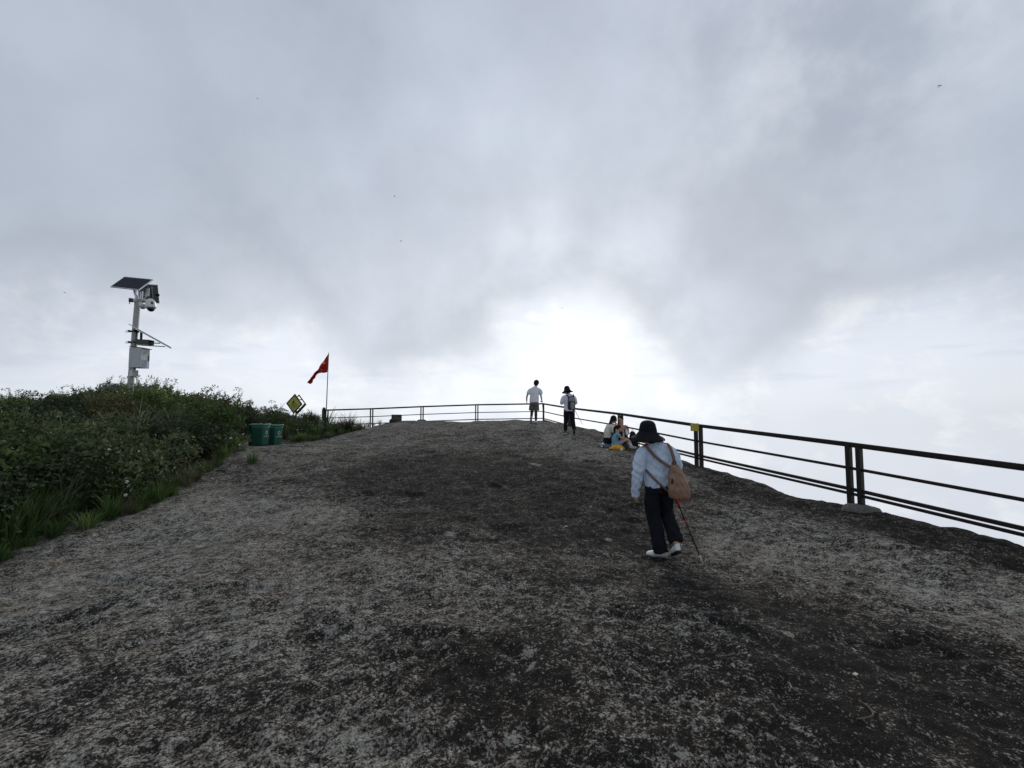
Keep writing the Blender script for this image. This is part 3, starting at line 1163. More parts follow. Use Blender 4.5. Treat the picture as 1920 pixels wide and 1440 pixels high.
# ------------------------------------------------------------------ surveillance mast
def build_mast():
    mp = simple('grey_mast_paint', (.27, .275, .265), .45, .3, .1, 12, .05, 80, .5, (.24, .24, .23), .55, .8)
    mwht = simple('white_camera_shell', (.50, .51, .50), .4, 0, .06, 12)
    mk = simple('black_glass', (.008, .008, .009), .12, 0, .1, 12, 0, 80, .6)
    mdk = simple('dark_metal', (.05, .052, .055), .5, .4, .2, 20)
    mback = simple('solar_back_sheet', (.105, .11, .115), .55, 0, .12, 12)
    mcell = simple('solar_cells', (.008, .010, .020), .55, 0, .2, 9, 0, 80, .12)
    malu = simple('aluminium_frame', (.52, .53, .54), .35, .7, .08, 20)
    mbox = simple('pale_grey_cabinet', (.36, .375, .385), .45, .1, .08, 8, .03, 80, .5, (.33, .34, .345), .55, .8)
    mblue = simple('blue_cabinet_label', (.13, .20, .28), .5, 0, .2, 10)
    D = 16.0
    foot = P(244.5, 722, D)
    gz = S(foot.x, D)
    base = Vector((foot.x - .035, D, gz))
    root = thing('surveillance_mast', 'grey steel mast with solar panels, cameras and cabinet above the thicket', 'mast', base)
    def q(u, v, d=D):                            # point from the enlarged view (six times), relative to the mast foot
        return P(180 + u / 6.0, 500 + v / 6.0, d) - base
    top = q(474, 330)
    g = Geo()
    g.tube([(0, 0, -.1), top * .5, top], [.100, .096, .092], 10)
    pole = g.build('pole', mp, root)
    Geo().lathe([(.17, -.02), (.17, .02)], 14, None, (0, 0, .02)).build('base_flange', mp, root)
    def panel(name, bl, br, tl, tr, seeback):
        """framed solar panel through four corners"""
        e = ((br - bl) + (tr - tl)) / 2
        s = ((tl - bl) + (tr - br)) / 2
        c = (bl + br + tl + tr) / 4
        e_n = e.normalized()
        s = s - e_n * s.dot(e_n)
        s_n = s.normalized()
        n = e_n.cross(s_n)
        M = Matrix((e_n, s_n, n)).transposed()
        W, Hh = e.length, s.length
        pr = Geo().box(c, (W, Hh, .022), M, .002).build(name, mback, root)
        for sg in (-1, 1):
            Geo().box(c + e_n * (sg * W / 2), (.022, Hh + .022, .038), M).build('frame_bar', malu, pr)
            Geo().box(c + s_n * (sg * Hh / 2), (W - .024, .022, .037), M).build('frame_bar', malu, pr)
        nx, ny = 9, 4
        for i in range(nx):
            for j in range(ny):
                cc = c + e_n * ((i + .5) / nx - .5) * (W - .04) + s_n * ((j + .5) / ny - .5) * (Hh - .04) + n * .0125
                Geo().box(cc, ((W - .04) / nx - .006, (Hh - .04) / ny - .006, .004), M).build('cell', mcell, pr)
        return pr, c, n, M
    # top panel, tilted towards the camera and left
    pr, c1, n1, M1 = panel('solar_panel', q(198, 235, 16.10), q(520, 262, 15.62), q(295, 110, 16.55), q(605, 148, 16.05), False)
    Geo().bar(top - Vector((0, 0, .25)), c1 - n1 * .03, .05, .05).build('panel_arm', mp, root)
    # second panel behind, turned away: its back is seen
    pr, c2, n2, M2 = panel('solar_panel', q(715, 410, 16.75), q(500, 398, 16.42), q(686, 205, 16.35), q(470, 196, 16.02), True)
    Geo().bar(top - Vector((0, 0, .3)), c2 - n2 * .03, .05, .05).build('panel_arm', mp, root)
    Geo().box(c2 - n2 * .035 + M2 @ Vector((-.26, -.02, 0)), (.11, .09, .035), M2, .01).build('junction_box', mk, root)
    for sg in (-1, 1):
        Geo().box(c2 - n2 * .022 + M2 @ Vector((sg * .06 - .05, 0, 0)), (.035, .62, .03), M2).build('panel_batten', malu, root)
    # slotted brackets at the head
    for (u, v, d, a) in ((462, 315, 15.86, .1), (512, 320, 15.86, -.2), (545, 285, 16.05, .3), (585, 285, 16.15, -.3)):
        g = Geo()
        cc = q(u, v, d)
        Mz = rz(a)
        g.box(cc + Mz @ Vector((-.045, 0, 0)), (.018, .03, .30), Mz)
        g.box(cc + Mz @ Vector((.045, 0, 0)), (.018, .03, .30), Mz)
        for k in range(5):
            g.box(cc + Mz @ Vector((0, 0, -.13 + .065 * k)), (.074, .028, .016), Mz @ ry(.35))
        g.build('slotted_bracket', malu, root)
    # bullet camera on the left
    a, b = q(368, 374, 15.8), q(468, 384, 15.95)
    Geo().tube([b, b + (a - b) * .52], [.075, .07], 14).build('bullet_camera', mwht, root, True)
    Geo().tube([b + (a - b) * .515, a], [.073, .078], 14).build('camera_hood', mk, root, True)
    Geo().bar(a + Vector((.05, 0, -.06)), a + Vector((.03, 0, -.15)), .02, .02).build('cable_gland', mk, root)
    # loud-hailer like camera pointing down on the right
    a, b = q(492, 405, 15.9), q(533, 452, 15.8)
    Geo().tube([a, b], [.05, .10], 14, sub=0).build('horn_speaker', mwht, root, True)
    # dome camera on an arm
    Geo().tube([q(480, 378, 15.92), q(585, 376, 15.85), q(615, 382, 15.82)], [.038, .038, .05], 12).build('camera_arm', mwht, root, True)
    a = q(612, 380, 15.8)
    Mt = ry(R(-7))
    g = Geo().lathe([(.05, .06), (.10, .02), (.155, -.06), (.165, -.26), (.165, -.275), (.13, -.28)][::-1], 20, Mt, a)
    g.build('dome_camera', mwht, root, True)
    Geo().ball(a + Mt @ Vector((0, 0, -.275)), (.125, .125, .14), Mt, 18, 10).build('dome_lens', mk, root, True)
    Geo().box(a + Mt @ Vector((.135, -.10, -.13)), (.06, .03, .09), rz(R(35)), .005).build('lens_window', mk, root)
    # middle solar panel seen nearly edge on, with its support and battery box
    bl, br = q(845, 920, 15.9), q(840, 912, 16.55)
    tl, tr = q(370, 645, 15.55), q(385, 640, 16.2)
    tl = q(452, 700, 15.62)
    tr = q(458, 694, 16.28)
    pr, c3, n3, M3 = panel('solar_panel', bl, br, tl, tr, True)
    Geo().bar(q(370, 645, 15.9), q(470, 705, 15.9), .03, .03).build('panel_tail', malu, root)
    Geo().bar(q(420, 852, 15.93), q(720, 862, 15.93), .04, .035).build('support_arm', mp, root)
    Geo().bar(q(470, 880, 15.93), q(775, 900, 15.93), .03, .03).build('support_arm', mdk, root)
    Geo().bar(q(510, 735, 15.93), q(506, 850, 15.93), .06, .05, (0, 1, 0)).build('support_strut', mdk, root)
    Geo().box(q(552, 850, 15.93), (.46, .26, .17), ry(R(3)), .01).build('battery_box', mdk, root)
    Geo().box(q(552, 884, 15.93), (.40, .24, .03), ry(R(3)), .006).build('battery_tray', mp, root)
    for v in (722, 845):
        for dv in (0, 14):
            Geo().tube([q(330, v + dv, 15.85), q(400, v + dv, 15.9)], [.010, .010], 8).build('clamp_bolt', malu, root, True)
        Geo().box(q(398, v + 6, 15.93), (.05, .26, .06)).build('pole_clamp', mdk, root)
        Geo().box(q(448, v + 2, 15.93), (.04, .26, .07)).build('pole_clamp', mdk, root)
    # cabinet, corner towards the camera
    Mc = rz(R(5))
    cc = q(487, 1030, 15.72)
    cab = Geo().box(cc, (.37, .46, .70), Mc, .006).build('cabinet', mbox, root)
    f = Mc @ Vector((0, 1, 0))
    # door on the right-hand face
    dn = Mc @ Vector((1, 0, 0))
    Mface = rz(R(5))
    cface = cc + Mface @ Vector((0, -.2, 0))
    rs = Mface @ Vector((.18, 0, 0))
    Geo().box(cc + Mface @ Vector((.189, 0, 0)), (.012, .43, .66), Mface, .004).build('door', mbox, cab)
    # which face looks right: use +x side
    Geo().box(cc + Mface @ Vector((.197, -.04, -.19)), (.004, .26, .25), Mface).build('door_label', mblue, cab)
    Geo().box(cc + Mface @ Vector((.205, .175, .02)), (.022, .03, .22), Mface, .004).build('door_handle', mk, cab)
    Geo().box(cc + Mface @ Vector((.203, .175, .19)), (.016, .026, .05), Mface, .004).build('door_lock', mk, cab)
    Geo().tube([cc + Mface @ Vector((.1975, -.03 + .05 * math.cos(a_), .16 + .05 * math.sin(a_))) for a_ in np.linspace(0.4, 5.4, 12)], [.006] * 12, 6).build('door_emblem', mdk, cab)
    Geo().box(cc + Vector((0, 0, .372)) + Mface @ Vector((.03, 0, 0)), (.46, .46, .025), Mface @ ry(R(7)), .004).build('cabinet_roof', mdk, cab)
    Geo().box(q(425, 1200, 15.86), (.24, .18, .22), rz(R(-30)), .006).build('junction_cabinet', mbox, root)
    Geo().tube([q(432, 1150, 15.8), q(440, 1142, 15.8), q(430, 1175, 15.84)], [.035, .03, .03], 10).build('cable_conduit', mk, root, True)
    # ring fence round the mast foot
    ring = thing('ring_fence', 'low grey ring fence round the mast foot in the thicket', 'fence', (base.x, base.y, gz))
    mrf = simple('grey_fence_paint', (.16, .165, .165), .6, .2, .15, 20)
    rad = .80
    zt = P(243, 722, D).z - gz
    for zz in (zt, zt - .13):
        pts = [Vector((rad * math.cos(a_), rad * math.sin(a_), zz)) for a_ in np.linspace(0, 2 * math.pi, 29)]
        Geo().ribbon(pts, .02, .022, (0, 0, 1), 0).build('ring_rail', mrf, ring)
    for k in range(24):
        a_ = 2 * math.pi * k / 24
        Geo().bar((rad * math.cos(a_), rad * math.sin(a_), -.1), (rad * math.cos(a_), rad * math.sin(a_), zt - .02), .016, .016).build('upright', mrf, ring)
    return base


MAST = build_mast()
# ------------------------------------------------------------------ plants
def leaf_material(name, dark, light, tip, trans=.25, rough=.55):
    m, t, b = new_mat(name)
    a = t.n('ShaderNodeAttribute', attribute_name='tone').outputs['Fac']
    oi = t.n('ShaderNodeObjectInfo').outputs['Random']
    f = t.add(a, t.mul(t.m('SUBTRACT', oi, .5), .55))
    c = t.ramp(f, [(0.0, dark), (.6, light), (1.0, tip)])
    t.put(b.inputs['Base Color'], c)
    b.inputs['Roughness'].default_value = rough
    b.inputs['Specular IOR Level'].default_value = .3
    tr = t.n('ShaderNodeBsdfTranslucent')
    t.put(tr.inputs[0], c)
    mx = t.n('ShaderNodeMixShader')
    mx.inputs[0].default_value = trans
    t.put(mx.inputs[1], b.outputs[0])
    t.put(mx.inputs[2], tr.outputs[0])
    t.put(m.node_tree.nodes['Material Output'].inputs[0], mx.outputs[0])
    return m


ML_dark = leaf_material('shrub_leaf_dark', (.018, .027, .012), (.058, .080, .030), (.160, .185, .075))
ML_mid = leaf_material('shrub_leaf_green', (.024, .040, .013), (.090, .135, .038), (.24, .29, .085))
ML_olive = leaf_material('shrub_leaf_olive', (.030, .029, .013), (.095, .085, .032), (.21, .17, .065))
ML_grass = leaf_material('grass_blade', (.030, .042, .018), (.068, .092, .040), (.18, .20, .11), .3)
ML_lush = leaf_material('lush_grass_blade', (.030, .056, .016), (.076, .140, .036), (.18, .25, .080), .3)
ML_straw = leaf_material('old_grass_blade', (.055, .055, .028), (.12, .115, .06), (.22, .20, .12), .3)
M_stem = simple('shrub_stem', (.045, .034, .024), .9, 0, .3, 30)
M_petal = simple('white_petal', (.72, .72, .68), .6, 0, .05, 30)
M_eye = simple('yellow_flower_centre', (.5, .33, .03), .7, 0, .1, 30)


def np_leafmesh(name, verts, faces, tone, mat):
    me = bpy.data.meshes.new(name)
    me.from_pydata(verts.tolist(), [], faces.tolist())
    a = me.attributes.new('tone', 'FLOAT', 'POINT')
    a.data.foreach_set('value', np.ascontiguousarray(tone, dtype=np.float32))
    me.materials.append(mat)
    me.update()
    return me


def leaves(pos, dirs, size, rng, wid, up):
    """folded leaf blades: 4 vertices, two faces each"""
    n = len(pos)
    d = dirs / np.linalg.norm(dirs, axis=1, keepdims=True)
    s = np.cross(d, up)
    s /= np.linalg.norm(s, axis=1, keepdims=True) + 1e-9
    nrm = np.cross(s, d)
    L = size[:, None]
    base, tip = pos, pos + d * L - nrm * L * .12
    mid = pos + d * L * .48
    l = mid + s * L * wid * .5 + nrm * L * .10
    r = mid - s * L * wid * .5 + nrm * L * .10
    v = np.stack([base, l, tip, r], 1).reshape(-1, 3)
    k = np.arange(n)[:, None] * 4
    f = np.concatenate([k + np.array([[0, 1, 2]]), k + np.array([[0, 2, 3]])], 0)
    return v, f


def shrub_meshes(seed, mat, rx_=.62, hz=1.15, nleaf=4200, lsize=.055, wid=.42, up=.25, spikes=7):
    rng = np.random.default_rng(seed)
    # stems
    g = Geo()
    tips = []
    ns = 9
    for i in range(ns):
        a = 2 * math.pi * i / ns + rng.uniform(-.3, .3)
        rr = rx_ * rng.uniform(.35, .95)
        h = hz * rng.uniform(.55, .98) * (1 - .25 * (rr / rx_) ** 2)
        p1 = Vector((rr * .35 * math.cos(a), rr * .35 * math.sin(a), h * .45))
        p2 = Vector((rr * math.cos(a), rr * math.sin(a), h))
        g.tube([(0, 0, -.12), p1, p2], [.016, .011, .004], 5, sub=3)
        for j in range(4):
            b = p1 + (p2 - p1) * rng.uniform(.1, .9)
            e = b + Vector(rng.normal(size=3) * .16 * rx_ / .6) + Vector((0, 0, .12))
            g.tube([b, e], [.006, .002], 4)
            tips.append(e)
        tips.append(p2)
    stem = bpy.data.meshes.new('stems')
    stem.from_pydata([tuple(v) for v in g.v], [], g.f)
    stem.materials.append(M_stem)
    # clumps of leaves
    K = 30
    cent = []
    while len(cent) < K:
        p = rng.uniform(-1, 1, 3)
        r = np.linalg.norm(p)
        if r > 1 or r < .35:
            continue
        wob = 1 + .25 * math.sin(3 * math.atan2(p[1], p[0]) + seed) + .15 * math.sin(5 * p[2] + seed * 2)
        cent.append([p[0] * rx_ * wob, p[1] * rx_ * wob, hz * .52 + p[2] * hz * .46])
    cent = np.array(cent + [list(t_) for t_ in tips])
    w = rng.uniform(.5, 1.5, len(cent))
    w /= w.sum()
    idx = rng.choice(len(cent), nleaf, p=w)
    # each clump is a rounded cushion: leaves sit on its shell and look outwards and up
    spread = rng.uniform(.10, .21, len(cent))[idx][:, None] * (rx_ / .62)
    u_ = rng.normal(size=(nleaf, 3))
    u_ /= np.linalg.norm(u_, axis=1, keepdims=True)
    u_[:, 2] = np.where(rng.uniform(size=nleaf) < .75, np.abs(u_[:, 2]), u_[:, 2])
    off_ = u_ * spread * (rng.uniform(.55, 1.12, nleaf) ** .6)[:, None] * np.array([1.1, 1.1, .75])
    pos = cent[idx] + off_
    pos[:, 2] = np.maximum(pos[:, 2], .02)
    tang = np.cross(u_, rng.normal(size=(nleaf, 3)))
    dirs = tang + u_ * .45 + np.array([0, 0, up - .2]) + rng.normal(size=(nleaf, 3)) * .2
    lnorm = u_ + np.array([0, 0, .45]) + rng.normal(size=(nleaf, 3)) * .35
    size = lsize * rng.uniform(.6, 1.35, nleaf)
    ctone = rng.uniform(.05, .85, len(cent))[idx]
    tone = np.clip(ctone * .6 + rng.uniform(0, .4, nleaf), 0, 1)
    # loose sprays that break the outline
    P2, D2, S2, T2, N2 = [pos], [dirs], [size], [tone], [lnorm]
    for s_ in range(spikes):
        a = rng.uniform(0, 2 * math.pi)
        rr = rx_ * rng.uniform(.1, .8)
        b = np.array([rr * math.cos(a), rr * math.sin(a), hz * rng.uniform(.8, .98)])
        d = np.array([math.cos(a) * .35, math.sin(a) * .35, 1.0]) + rng.normal(size=3) * .18
        d /= np.linalg.norm(d)
        L = rng.uniform(.14, .34) * hz
        k = 26
        tt = rng.uniform(0, 1, k)
        P2.append(b + d * (tt * L)[:, None] + rng.normal(size=(k, 3)) * .012)
        D2.append(d * .6 + rng.normal(size=(k, 3)) * .8)
        S2.append(lsize * .8 * (1.15 - .5 * tt))
        T2.append(np.full(k, .35) + tt * .4)
        N2.append(rng.normal(size=(k, 3)) + np.array([0, 0, 1.0]))
    pos, dirs, size, tone, lnorm = map(np.concatenate, (P2, D2, S2, T2, N2))
    v, f = leaves(pos, dirs, size, rng, wid, lnorm)
    return np_leafmesh('crown', v, f, np.repeat(tone, 4), mat), stem


def grass_mesh(seed, mat, n=90, length=.8, width=.011, spread=.10, droop=.6, segs=6, lean=.45):
    rng = np.random.default_rng(seed)
    vs, fs, tn = [], [], []
    for i in range(n):
        a = rng.uniform(0, 2 * math.pi)
        r0 = spread * math.sqrt(rng.uniform())
        b = np.array([r0 * math.cos(a), r0 * math.sin(a), -.03])
        az = a + rng.normal() * .7
        hd = np.array([math.cos(az), math.sin(az), 0])
        L = length * rng.uniform(.45, 1.15)
        th0 = abs(rng.normal()) * lean * .6 + .06
        dr = droop * rng.uniform(.4, 1.7)
        tw = rng.uniform(-.6, .6)
        side = np.array([-hd[1], hd[0], 0])
        p = b.copy()
        k0 = len(vs)
        tone = rng.uniform(0, .75)
        for s_ in range(segs + 1):
            t = s_ / segs
            th = th0 + dr * 1.9 * t ** 1.6
            ww = width * (1 - t ** 2.2) * (.55 + .9 * min(1, t * 3)) * .5
            sv = side * math.cos(tw * t) + np.array([0, 0, math.sin(tw * t)])
            if s_ < segs:
                vs += [p - sv * ww, p + sv * ww]
                tn += [tone + .2 * t] * 2
            else:
                vs.append(p)
                tn.append(tone + .25)
            p = p + (hd * math.sin(th) + np.array([0, 0, math.cos(th)])) * (L / segs)
        for s_ in range(segs - 1):
            k = k0 + s_ * 2
            fs += [(k, k + 1, k + 3), (k, k + 3, k + 2)]
        k = k0 + (segs - 1) * 2
        fs.append((k, k + 1, k + 2))
    return np_leafmesh('grass_clump', np.array(vs), np.array(fs), np.array(tn), mat)


SHRUB = [shrub_meshes(1, ML_dark, .66, 1.05, 3000, .078, .45),
         shrub_meshes(2, ML_dark, .60, 1.20, 3000, .072, .40, .3, 10),
         shrub_meshes(3, ML_mid, .62, 1.05, 2600, .088, .48),
         shrub_meshes(4, ML_mid, .55, 1.10, 2500, .095, .34, .5, 9),
         shrub_meshes(5, ML_olive, .60, .95, 2800, .075, .42),
         shrub_meshes(6, ML_dark, .72, .90, 3300, .070, .5, .1, 5)]
def place_words(x, y):
    """where in the thicket a plant stands, told by things one can find"""
    px = 960 + FPX * x / y
    e = edge_dist(x, y)
    if y > 16.2 and px > 430:
        return 'beside the timber post and flag pole' if px > 585 else ('around the yellow warning sign' if px > 520 else 'behind the green bins')
    row = 'low in' if e < 1.7 else ('amid' if e < 3.6 else 'atop')
    if px < 90:
        w_ = 'the thicket at the left picture edge'
    elif px < 200:
        w_ = 'the thicket left of the mast'
    elif px < 290:
        w_ = 'the thicket below the mast'
    elif px < 380:
        w_ = 'the thicket right of the mast'
    else:
        w_ = 'the thicket left of the green bins'
    return row + ' ' + w_


SHRUB_WORD = ['dark small-leaved shrub', 'upright dark green shrub', 'mid green broad-leaved shrub', 'pale tipped narrow-leaved shrub', 'olive brown shrub', 'low spreading dark shrub']


def shrub(kind, x, y, sx, sz, rot, label=None, z=None, group='shrubs of the hillside thicket'):
    o = thing('shrub', label or SHRUB_WORD[kind] + ' ' + place_words(x, y), 'shrub', (x, y, S(x, y) if z is None else z), rot, group if label is None else None)
    o.scale = (sx, sx, sz)
    link(bpy.data.objects.new('crown', SHRUB[kind][0]), o)
    link(bpy.data.objects.new('stems', SHRUB[kind][1]), o)
    return o


def edge_dist(x, y):
    return -float(pdist(np.array([x]), np.array([y]), EDGE)[0])


def skyline(px):
    """photo row of the bush tops"""
    xs = [-400, 0, 60, 120, 180, 240, 300, 350, 400, 440, 470, 500, 540, 590, 630, 655, 675]
    ysv = [750, 748, 744, 740, 724, 722, 722, 737, 742, 740, 758, 766, 772, 779, 788, 800, 808]
    return float(np.interp(px, xs, ysv))


def plant_all():
    rng = random.Random(5)
    pts = []
    tries = 0
    while len(pts) < 170 and tries < 9000:
        tries += 1
        x, y = rng.uniform(-25, -6.0), rng.uniform(4.6, 22.5)
        e = edge_dist(x, y)
        if e < .75 or e > 14:
            continue
        px = 960 + FPX * x / y
        if px < -260:
            continue
        # keep the bins, sign and flag clear
        if abs(px - 490) < 34 and y < 15.6:
            continue
        dmin = .80 if y < 12 else .95
        if any((x - a) ** 2 + (y - b) ** 2 < dmin ** 2 for a, b in pts):
            continue
        pts.append((x, y))
    for x, y in pts:
        e = edge_dist(x, y)
        px = 960 + FPX * x / y
        zg = S(x, y)
        ztop = P(px, skyline(px) + rng.uniform(-4, 14), y).z
        hmax = ztop - zg
        want = rng.uniform(.70, 1.50) * min(1, .52 + e * .34)
        h = min(want, hmax)
        if e > 3.0 and hmax < 2.6:
            h = max(h, hmax * rng.uniform(.60, 1.0))
        if h < .22:
            continue
        if (x - MAST.x) ** 2 + (y - MAST.y) ** 2 < .7 ** 2:
            continue
        k = rng.choice([0, 0, 1, 1, 2, 3, 4, 5, 5]) if y > 10 or e > 2 else rng.choice([0, 2, 4, 5, 5])
        sx = max(.75, min(1.25, .55 + h * .45)) * rng.uniform(.9, 1.15)
        shrub(k, x, y, sx, h / 1.1, rng.uniform(0, 6.28))
    # tall loose weeds against the sky
    weed = shrub_meshes(21, ML_mid, .09, 1.0, 190, .055, .42, .4, 3)
    for px, top, d in ((203, 702, 15.5), (292, 706, 14.8), (313, 709, 15.0), (148, 728, 14.2), (60, 738, 11.0), (236, 712, 15.1), (262, 716, 15.2), (448, 729, 13.8), (122, 734, 13.5), (583, 765, 20.0)):
        p = P(px, top, d)
        zg = S(p.x, p.y)
        o = thing('weed', 'thin leafy weed rising above the thicket against the sky', 'weed', (p.x, p.y, zg), rng.uniform(0, 6), 'tall weeds on the skyline')
        o.scale = (1.3, 1.3, (p.z - zg) / 1.12)
        link(bpy.data.objects.new('foliage', weed[0]), o)
        link(bpy.data.objects.new('stalk', weed[1]), o)
    # long arching grass
    gm = [grass_mesh(31, ML_grass, 90, .95, .013, .10, .62), grass_mesh(32, ML_lush, 110, .75, .011, .12, .55), grass_mesh(33, ML_straw, 60, .8, .010, .10, .7), grass_mesh(34, ML_lush, 120, .45, .009, .12, .6), grass_mesh(35, ML_grass, 80, 1.15, .016, .10, .7)]
    gl = ['arching grey-green grass', 'lush bright green grass clump', 'straw tinted old grass', 'short bright grass tuft', 'tall broad-bladed grass']
    def grass(k, x, y, s, label=None):
        o = bpy.data.objects.new('grass_clump', gm[k])
        C.objects.link(o)
        o.location = (x, y, S(x, y))
        o.rotation_euler = (0, 0, rng.uniform(0, 6.28))
        o.scale = (s, s, s * rng.uniform(.85, 1.1))
        tag(o, label or gl[k] + ' ' + place_words(x, y), 'grass', None if label else 'grass clumps of the hillside')
        return o
    n = 0
    while n < 125:                      # along the foot of the thicket
        i = rng.randrange(3, len(EDGE) - 2)
        a, b = EDGE[i], EDGE[i + 1]
        f = rng.random()
        x, y = a.x + (b.x - a.x) * f, a.y + (b.y - a.y) * f
        t = Vector((b.x - a.x, b.y - a.y)).normalized()
        e = rng.uniform(-.05, .95) if n % 2 else rng.uniform(-.10, .25)
        x, y = x - t.y * e, y + t.x * e
        px = 960 + FPX * x / max(y, .1)
        if abs(px - 492) < 30 and y < 15.8:
            continue
        k = rng.choice([3, 3, 1, 2, 3]) if e < .4 else rng.choice([0, 1, 1, 2, 4])
        grass(k, x, y, rng.uniform(.40, .85) if e < .4 else rng.uniform(.7, 1.05))
        n += 1
    for k in range(26):                # standing out of the thicket
        for _ in range(60):
            x, y = rng.uniform(-16, -6.5), rng.uniform(5, 14)
            e = edge_dist(x, y)
            if 1.0 < e < 6 and 960 + FPX * x / y > 140 - 40 * (e < 3):
                break
        o = grass(rng.choice([0, 0, 1, 4, 4, 2]), x, y, rng.uniform(.8, 1.15))
        o.location.z += min(.55, .1 + e * .16)
    for px, py, d, k, s in ((255, 800, 9.6, 4, 1.25), (285, 790, 10.0, 0, 1.3), (235, 815, 9.3, 4, 1.15), (330, 800, 10.2, 1, 1.1), (190, 905, 8.0, 4, 1.1), (170, 890, 8.1, 2, 1.0),
                            (20, 985, 6.4, 1, 1.25), (45, 1010, 6.2, 1, 1.1), (10, 1020, 6.0, 1, 1.2), (150, 930, 7.3, 1, 1.15), (115, 960, 6.9, 0, 1.0)):
        p = P(px, py, d)
        o = grass(k, p.x, p.y, s)
        o.location.z = max(o.location.z, p.z - .55 * s)
    for px, py in ((628, 806), (640, 808), (612, 806), (655, 809), (600, 812), (575, 818), (645, 803)):
        p = P(px, py + 8, 20.3)
        o = grass(rng.choice([0, 1, 2]), p.x, p.y, rng.uniform(1.0, 1.5))
    # little tuft growing in a crack beside the rock edge
    g = G(472, 868)
    o = grass(3, g.x, g.y, .8, 'tiny isolated tuft of grass in a crack of the rock below the bins')
    for px, py in ((700, 800), (690, 803), (712, 799)):
        p = P(px, py, 21.3)
        o = grass(2, p.x, p.y, .55, None)
        o['label'] = 'sparse dry grass tuft under the far railing'
        o['group'] = 'tufts under the far railing'
    g = G(865, 803)
    o = grass(3, g.x, g.y, .25, 'faint green tuft on the crest near the far railing')
    # white wildflowers
    def flower_plant(label, px, py, d, n, h):
        p = P(px, py, d)
        x, y = p.x, p.y
        o = thing('wildflower', label, 'flower', (x, y, S(x, y)))
        fm = shrub_meshes(int(px) + 100, ML_mid, .26, .42, 900, .05, .4, .3, 4)
        zt = max(.42, p.z - S(x, y) + .15)
        f1 = link(bpy.data.objects.new('foliage', fm[0]), o)
        f1.scale = (1.2, 1.2, zt / .42)
        f2 = link(bpy.data.objects.new('stems', fm[1]), o)
        f2.scale = (1.2, 1.2, zt / .42)
        for i in range(n):
            a = rng.uniform(0, 6.28)
            q = Vector((rng.uniform(-.38, .42), -rng.uniform(.05, .38), zt * rng.uniform(.55, 1.15)))
            gq = Geo()
            nd = Vector((rng.uniform(-.5, .5), -1, rng.uniform(.3, 1.2))).normalized()
            Mq = nd.to_track_quat('Z', 'Y').to_matrix()
            for k in range(5):
                th = 2 * math.pi * k / 5
                c = q + Mq @ Vector((.018 * math.cos(th), .018 * math.sin(th), .002))
                gq.ball(c, (.017, .009, .003), Mq @ rz(th), 6, 4)
            fl = gq.build('flower_head', M_petal, o)
            Geo().ball(q + nd * .003, .009, None, 7, 5).build('flower_centre', M_eye, fl)
    flower_plant('white flowering weed by the lower left bushes', 236, 925, 7.7, 7, .5)
    flower_plant('white flowering weed spilling onto the rock left of the bins', 440, 838, 12.6, 7, .5)
    flower_plant('white flowering weed at the foot of the bushes below the bins', 425, 862, 11.9, 5, .45)


plant_all()


def tell_apart():
    """look-alikes with one label get their order from the left added"""
    bucket = {}
    for o in list(C.objects):
        if o.parent is None and o.get('group') in ('shrubs of the hillside thicket', 'grass clumps of the hillside', 'tall weeds on the skyline', 'tufts under the far railing'):
            bucket.setdefault(o['label'], []).append(o)
    words = ['', 'second-from-left', 'third-from-left', 'fourth-from-left', 'fifth-from-left', 'sixth-from-left', 'seventh-from-left', 'eighth-from-left', 'ninth-from-left', 'tenth-from-left', 'eleventh-from-left', 'twelfth-from-left']
    for lab, obs in bucket.items():
        n = len(obs)
        if n == 1:
            continue
        obs.sort(key=lambda q: q.location.x / q.location.y)
        for i, o in enumerate(obs):
            w_ = 'leftmost' if i == 0 else ('rightmost' if i == n - 1 else ('middle' if n == 3 else words[i] if i < len(words) else ''))
            if w_:
                o['label'] = w_ + ' ' + lab


tell_apart()
# ------------------------------------------------------------------ people
M_skin = simple('skin', (.42, .255, .18), .55, 0, .06, 20, 0, 80, .35)
M_hair = simple('black_hair', (.010, .0085, .008), .7, 0, .3, 60, .5, 200, .12)
M_eyew = simple('eye', (.03, .02, .015), .3, 0, .1)
M_lip = simple('lips', (.33, .13, .11), .5, 0, .1)


def cloth(name, col, var=.10, rough=.9, bump=.25, bscale=260):
    return simple(name, col, rough, 0, var, 9, bump, bscale, .15)


V = Vector


def hand_parts(g, w_, d, pn, s=1.0, curl=.7, thumb_side=1):
    """palm, four unequal bent fingers and a thumb leaving the side of the palm"""
    d = V(d).normalized()
    pn = V(pn)
    pn = (pn - d * pn.dot(d)).normalized()
    sd_ = d.cross(pn).normalized() * thumb_side
    w_ = V(w_)
    g.tube([w_ - d * .02 * s, w_ + d * .03 * s, w_ + d * .085 * s], [(.024 * s, .018 * s), (.036 * s, .016 * s), (.036 * s, .013 * s)], 10, sd_)
    for k, L in enumerate((.066, .076, .071, .056)):
        b = w_ + d * .078 * s + sd_ * (.028 - .0187 * k) * s
        p, a = b, .15 + curl * .3
        pts = [b - d * .01 * s]
        for q in range(3):
            seg = L * s * (.45, .32, .23)[q]
            p = p + (d * math.cos(a) + pn * math.sin(a)) * seg
            pts.append(p)
            a += curl * .75
        g.tube(pts, [.0092 * s, .0090 * s, .0084 * s, .0072 * s], 7, sd_)
    b = w_ + d * .022 * s + sd_ * .026 * s
    g.tube([b, b + (sd_ * .7 + d * .7 + pn * .25) * .035 * s, b + (sd_ * .55 + d * 1.1 + pn * .6) * .055 * s], [.012 * s, .0105 * s, .008 * s], 7, pn)


